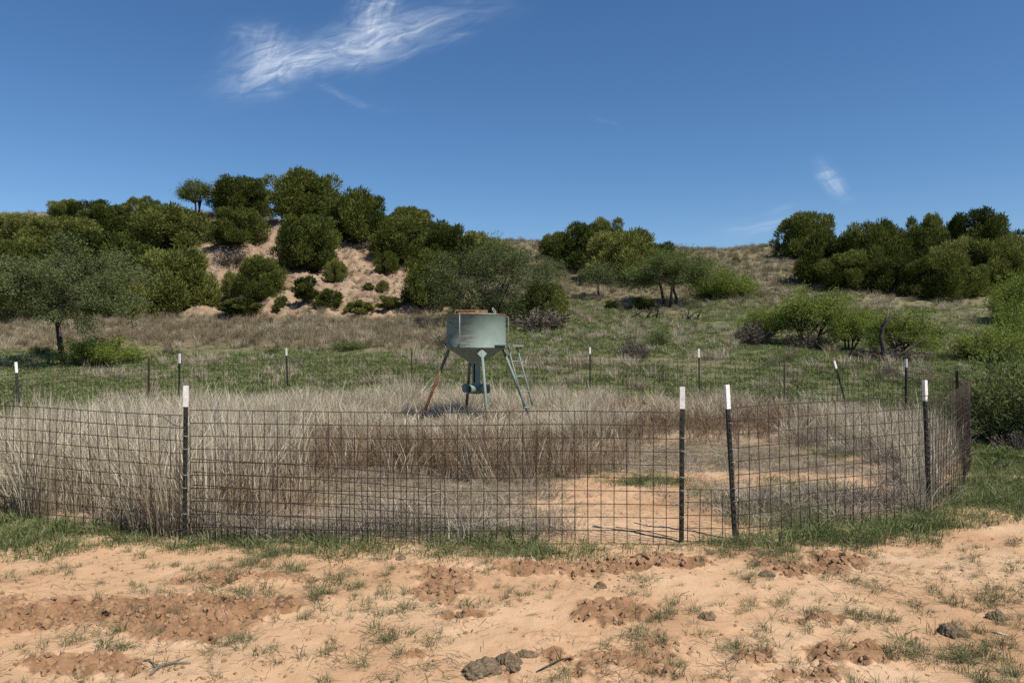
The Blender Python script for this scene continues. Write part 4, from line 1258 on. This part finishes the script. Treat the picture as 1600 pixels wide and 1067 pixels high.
# four way feed spouts
sp_e = MB().tube([(0, 0, .60), (0, 0, .78)], .082, 20).build('spout_hub', M['fpaint'], fe)
for ang, L_ in ((-124, .24), (-28, .25), (152, .25), (58, .25)):
    d = Vector((math.cos(R(ang)), math.sin(R(ang)), .0)); c0 = Vector((0, 0, .675))
    mb = MB()
    n = 20; up = Vector((0, 0, 1)); sd2 = d.cross(up)
    ring = lambda c, r: [c + (sd2 * math.cos(2 * math.pi * k / n) + up * math.sin(2 * math.pi * k / n)) * r for k in range(n)]
    prof = [(0.0, .074), (.13, .074), (.131, .082), (L_, .084), (L_ + .002, .078), (.06, .070)]
    vs_ = []
    for s_, r_k in prof: vs_ += ring(c0 + d * s_ + Vector((0, 0, .02 * s_ / L_)), r_k)
    fs = [(i * n + k, i * n + (k + 1) % n, (i + 1) * n + (k + 1) % n, (i + 1) * n + k) for i in range(len(prof) - 1) for k in range(n)]
    mb.add(vs_, fs, True)
    so = mb.build('feed_spout', M['fpaint'], fe)
    dk = MB(); dk.add(ring(c0 + d * .07, .069), [tuple(range(n))]); dk.build('spout_throat_shade', M['dark'], so)  # dark disc across the bore paints the shade down the open spout
for ang, mat in ((14, 'flegmid'), (104, 'flegrust'), (194, 'flegrust'), (-76, 'flegmid')):
    d = Vector((math.cos(R(ang)), math.sin(R(ang)), 0)); t_ = Vector((-d.y, d.x, 0))
    A, B = d * (RD - .035) + Vector((0, 0, 1.395)), d * 1.06 + Vector((0, 0, .0))
    # stand each foot on the soil
    gx, gy = fp.x + B.x, fp.y + B.y
    B.z = float(surf_z(np.array([gx]), np.array([gy]))[0]) - fp.z - .01
    lg = MB().tube([A, A.lerp(B, .5), B], .026, 12).build('leg', M[mat], fe)
    c = A.lerp(B, .045) - d * .012
    ax = (B - A).normalized(); nn = t_.cross(ax)
    vs_ = []
    for o_ in (-.004, .004):
        for u_, v_ in ((0, -.085), (.085, 0), (0, .095), (-.085, 0)): vs_.append(c + t_ * u_ + ax * v_ + nn * o_ + d * .022)
    MB().add(vs_, [(3, 2, 1, 0), (4, 5, 6, 7), (0, 1, 5, 4), (1, 2, 6, 5), (2, 3, 7, 6), (3, 0, 4, 7)]).build('gusset_plate', M['fpaint'], lg)
    MB().box(B + Vector((0, 0, .006)), (.14, .14, .012)).build('foot_plate', M['frust'], lg)
# ladder and step
la = R(-31); ld = Vector((math.cos(la), math.sin(la), 0)); lw = Vector((-ld.y, ld.x, 0))
zt_, zb_, r0_, r1_ = 1.455, .40, .765, 1.09
ldr = MB()
rot = Vector((1, 0, 0)).rotation_difference(ld).to_matrix()
plat = MB().box(ld * .69 + Vector((0, 0, zt_ + .02)), (.36, .36, .018), rot).box(ld * .87 + Vector((0, 0, zt_ + .012)), (.02, .36, .034), rot).build('step_platform', M['fpaint'], fe)
rail0 = None
le = MB().tube([ld * r0_ - lw * .15 + Vector((0, 0, zt_)), ld * r1_ - lw * .15 + Vector((0, 0, zb_))], .013, 8).build('ladder', M['fpaint'], fe)
MB().tube([ld * r0_ + lw * .15 + Vector((0, 0, zt_)), ld * r1_ + lw * .15 + Vector((0, 0, zb_))], .013, 8).build('rail', M['fpaint'], le)
for k in range(4):
    f = (k + 1) / 4
    c = ld * (r0_ + (r1_ - r0_) * f) + Vector((0, 0, zt_ + (zb_ - zt_) * f + .008))
    MB().tube([c - lw * .155, c + lw * .155], .011, 8).build('rung', M['fpaint'], le)
c = ld * r1_ + Vector((0, 0, zb_ + .02))
MB().tube([c - lw * .13, Vector((math.cos(R(14)), math.sin(R(14)), 0)) * .93 + Vector((0, 0, .34))], .009, 6).build('stay', M['fpaint'], le)
tag(fe, 'grey green steel feeder tank on four splayed legs with ladder, inside the pen', 'feeder')

# ------------------------------------------------------------------ dung, sticks on the sand
M['dung'] = plain('dry_dung', (.07, .047, .027), (.27, .20, .125), 45, .95, 1.0)


def dung(cx, by, w, h, label, seed, piled=0):
    """rough dried pat made of one lumpy mesh"""
    import bmesh
    Yp = hit(cx, by)[1]; s = Yp / F
    q = np.random.default_rng(seed)
    bm = bmesh.new(); bmesh.ops.create_icosphere(bm, subdivisions=5, radius=1)
    ph = q.uniform(0, 6.28, 8)
    for v in bm.verts:
        p = v.co.copy(); a_ = math.atan2(p.y, p.x)
        k = 1 + .10 * math.sin(2 * a_ + ph[0]) + .08 * math.sin(3 * a_ + ph[1]) + .04 * math.sin(7 * a_ + ph[2])
        lump = .10 * math.sin(p.x * 5 + ph[3]) * math.sin(p.y * 5 + ph[4]) + .07 * math.sin(p.x * 11 + p.z * 7 + ph[5]) * math.sin(p.y * 13 + ph[6]) + .05 * math.sin(p.x * 29 + p.y * 17) * math.sin(p.y * 31 - p.x * 9 + ph[7]) + q.normal(0, .018)
        k += lump
        v.co = Vector((p.x * k * w / 2 * s, p.y * k * w / 2 * s * .8, max(-.25, p.z * (1 + lump * 2) * (1 - .25 * (p.x ** 2 + p.y ** 2))) * h * s * .8))
    me = bpy.data.meshes.new('dried_dung'); bm.to_mesh(me); bm.free(); me.materials.append(M['dung'])
    me.polygons.foreach_set('use_smooth', [True] * len(me.polygons))
    o = link('dried_dung', me, None, at(cx, Yp, -.002), q.uniform(0, 6))
    return tag(o, label, 'dung', 'dried dung pats on the sand')


dung(755, 1052, 76, 17, 'largest crumbly dung pat at the bottom centre', 1)
dung(795, 1040, 52, 16, 'lumpy dung pat overlapping the largest one at bottom centre', 2)
dung(822, 1028, 34, 9, 'flat dung piece at the right of the bottom centre heap', 3)
dung(1488, 992, 50, 17, 'smooth oval dark dung pat at the lower right', 4)
dung(938, 919, 21, 11, 'small dark dung lump on open sand right of centre', 5)
dung(1105, 969, 32, 12, 'dark dung lump beside a grass tuft right of centre', 6)
dung(1198, 901, 27, 7, 'flat grey dung disc near the fence foot right of the close posts', 7)
dung(1558, 968, 30, 16, 'dung lump in grass right above the oval pat', 8)
dung(626, 874, 18, 8, 'dark dung lump in the grass strip at the front fence', 9)


def stick(pts, r, label, mat='deadwood', twigs=(), name='dead_stick'):
    P3 = []
    for cx, by, dz in pts:
        X, Y_ = hit(cx, by); P3.append(Vector((X, Y_, float(surf_z(np.array([X]), np.array([Y_]))[0]) + r + dz)))
    o = P3[0].copy(); mb = MB().tube([p - o for p in P3], [r] * (len(P3) - 1) + [r * .4], 6)
    for i, dv in twigs:
        b_ = P3[i] - o; mb.tube([b_, b_ + Vector(dv) * .6 + Vector((0, 0, .004)), b_ + Vector(dv)], [r * .7, r * .5, r * .2], 5)
    return tag(mb.build(name, M[mat], None, o), label, 'stick')


stick([(838, 1054, .0), (875, 1039, .008), (905, 1026, .004), (930, 1014, .0)], .0035, 'thin dark straight stick on sand right of the dung heap', 'bark', [(1, (.01, .05, .04)), (1, (-.03, .04, .05))])
stick([(235, 1064, .0), (247, 1048, .01), (272, 1042, .005), (298, 1040, .0)], .007, 'weathered grey forked stick at the lower left edge', 'deadwood', [(1, (-.05, .02, .01)), (2, (.06, .05, .012))])
stick([(217, 1044, .0), (233, 1038, .006), (245, 1050, .0)], .005, 'short curled grey stick left of the forked one', 'deadwood')
stick([(1552, 992, .0), (1574, 998, .0)], .0055, 'short pale stick right of the oval dung pat', 'tip')
stick([(828, 872, .02), (834, 884, .0)], .007, 'pale bark chip standing in the grass at the front fence', 'rod')
stick([(985, 876, .0), (1000, 874, .01), (1015, 878, .0)], .008, 'dark twig on the soil left of the close posts', 'bark')
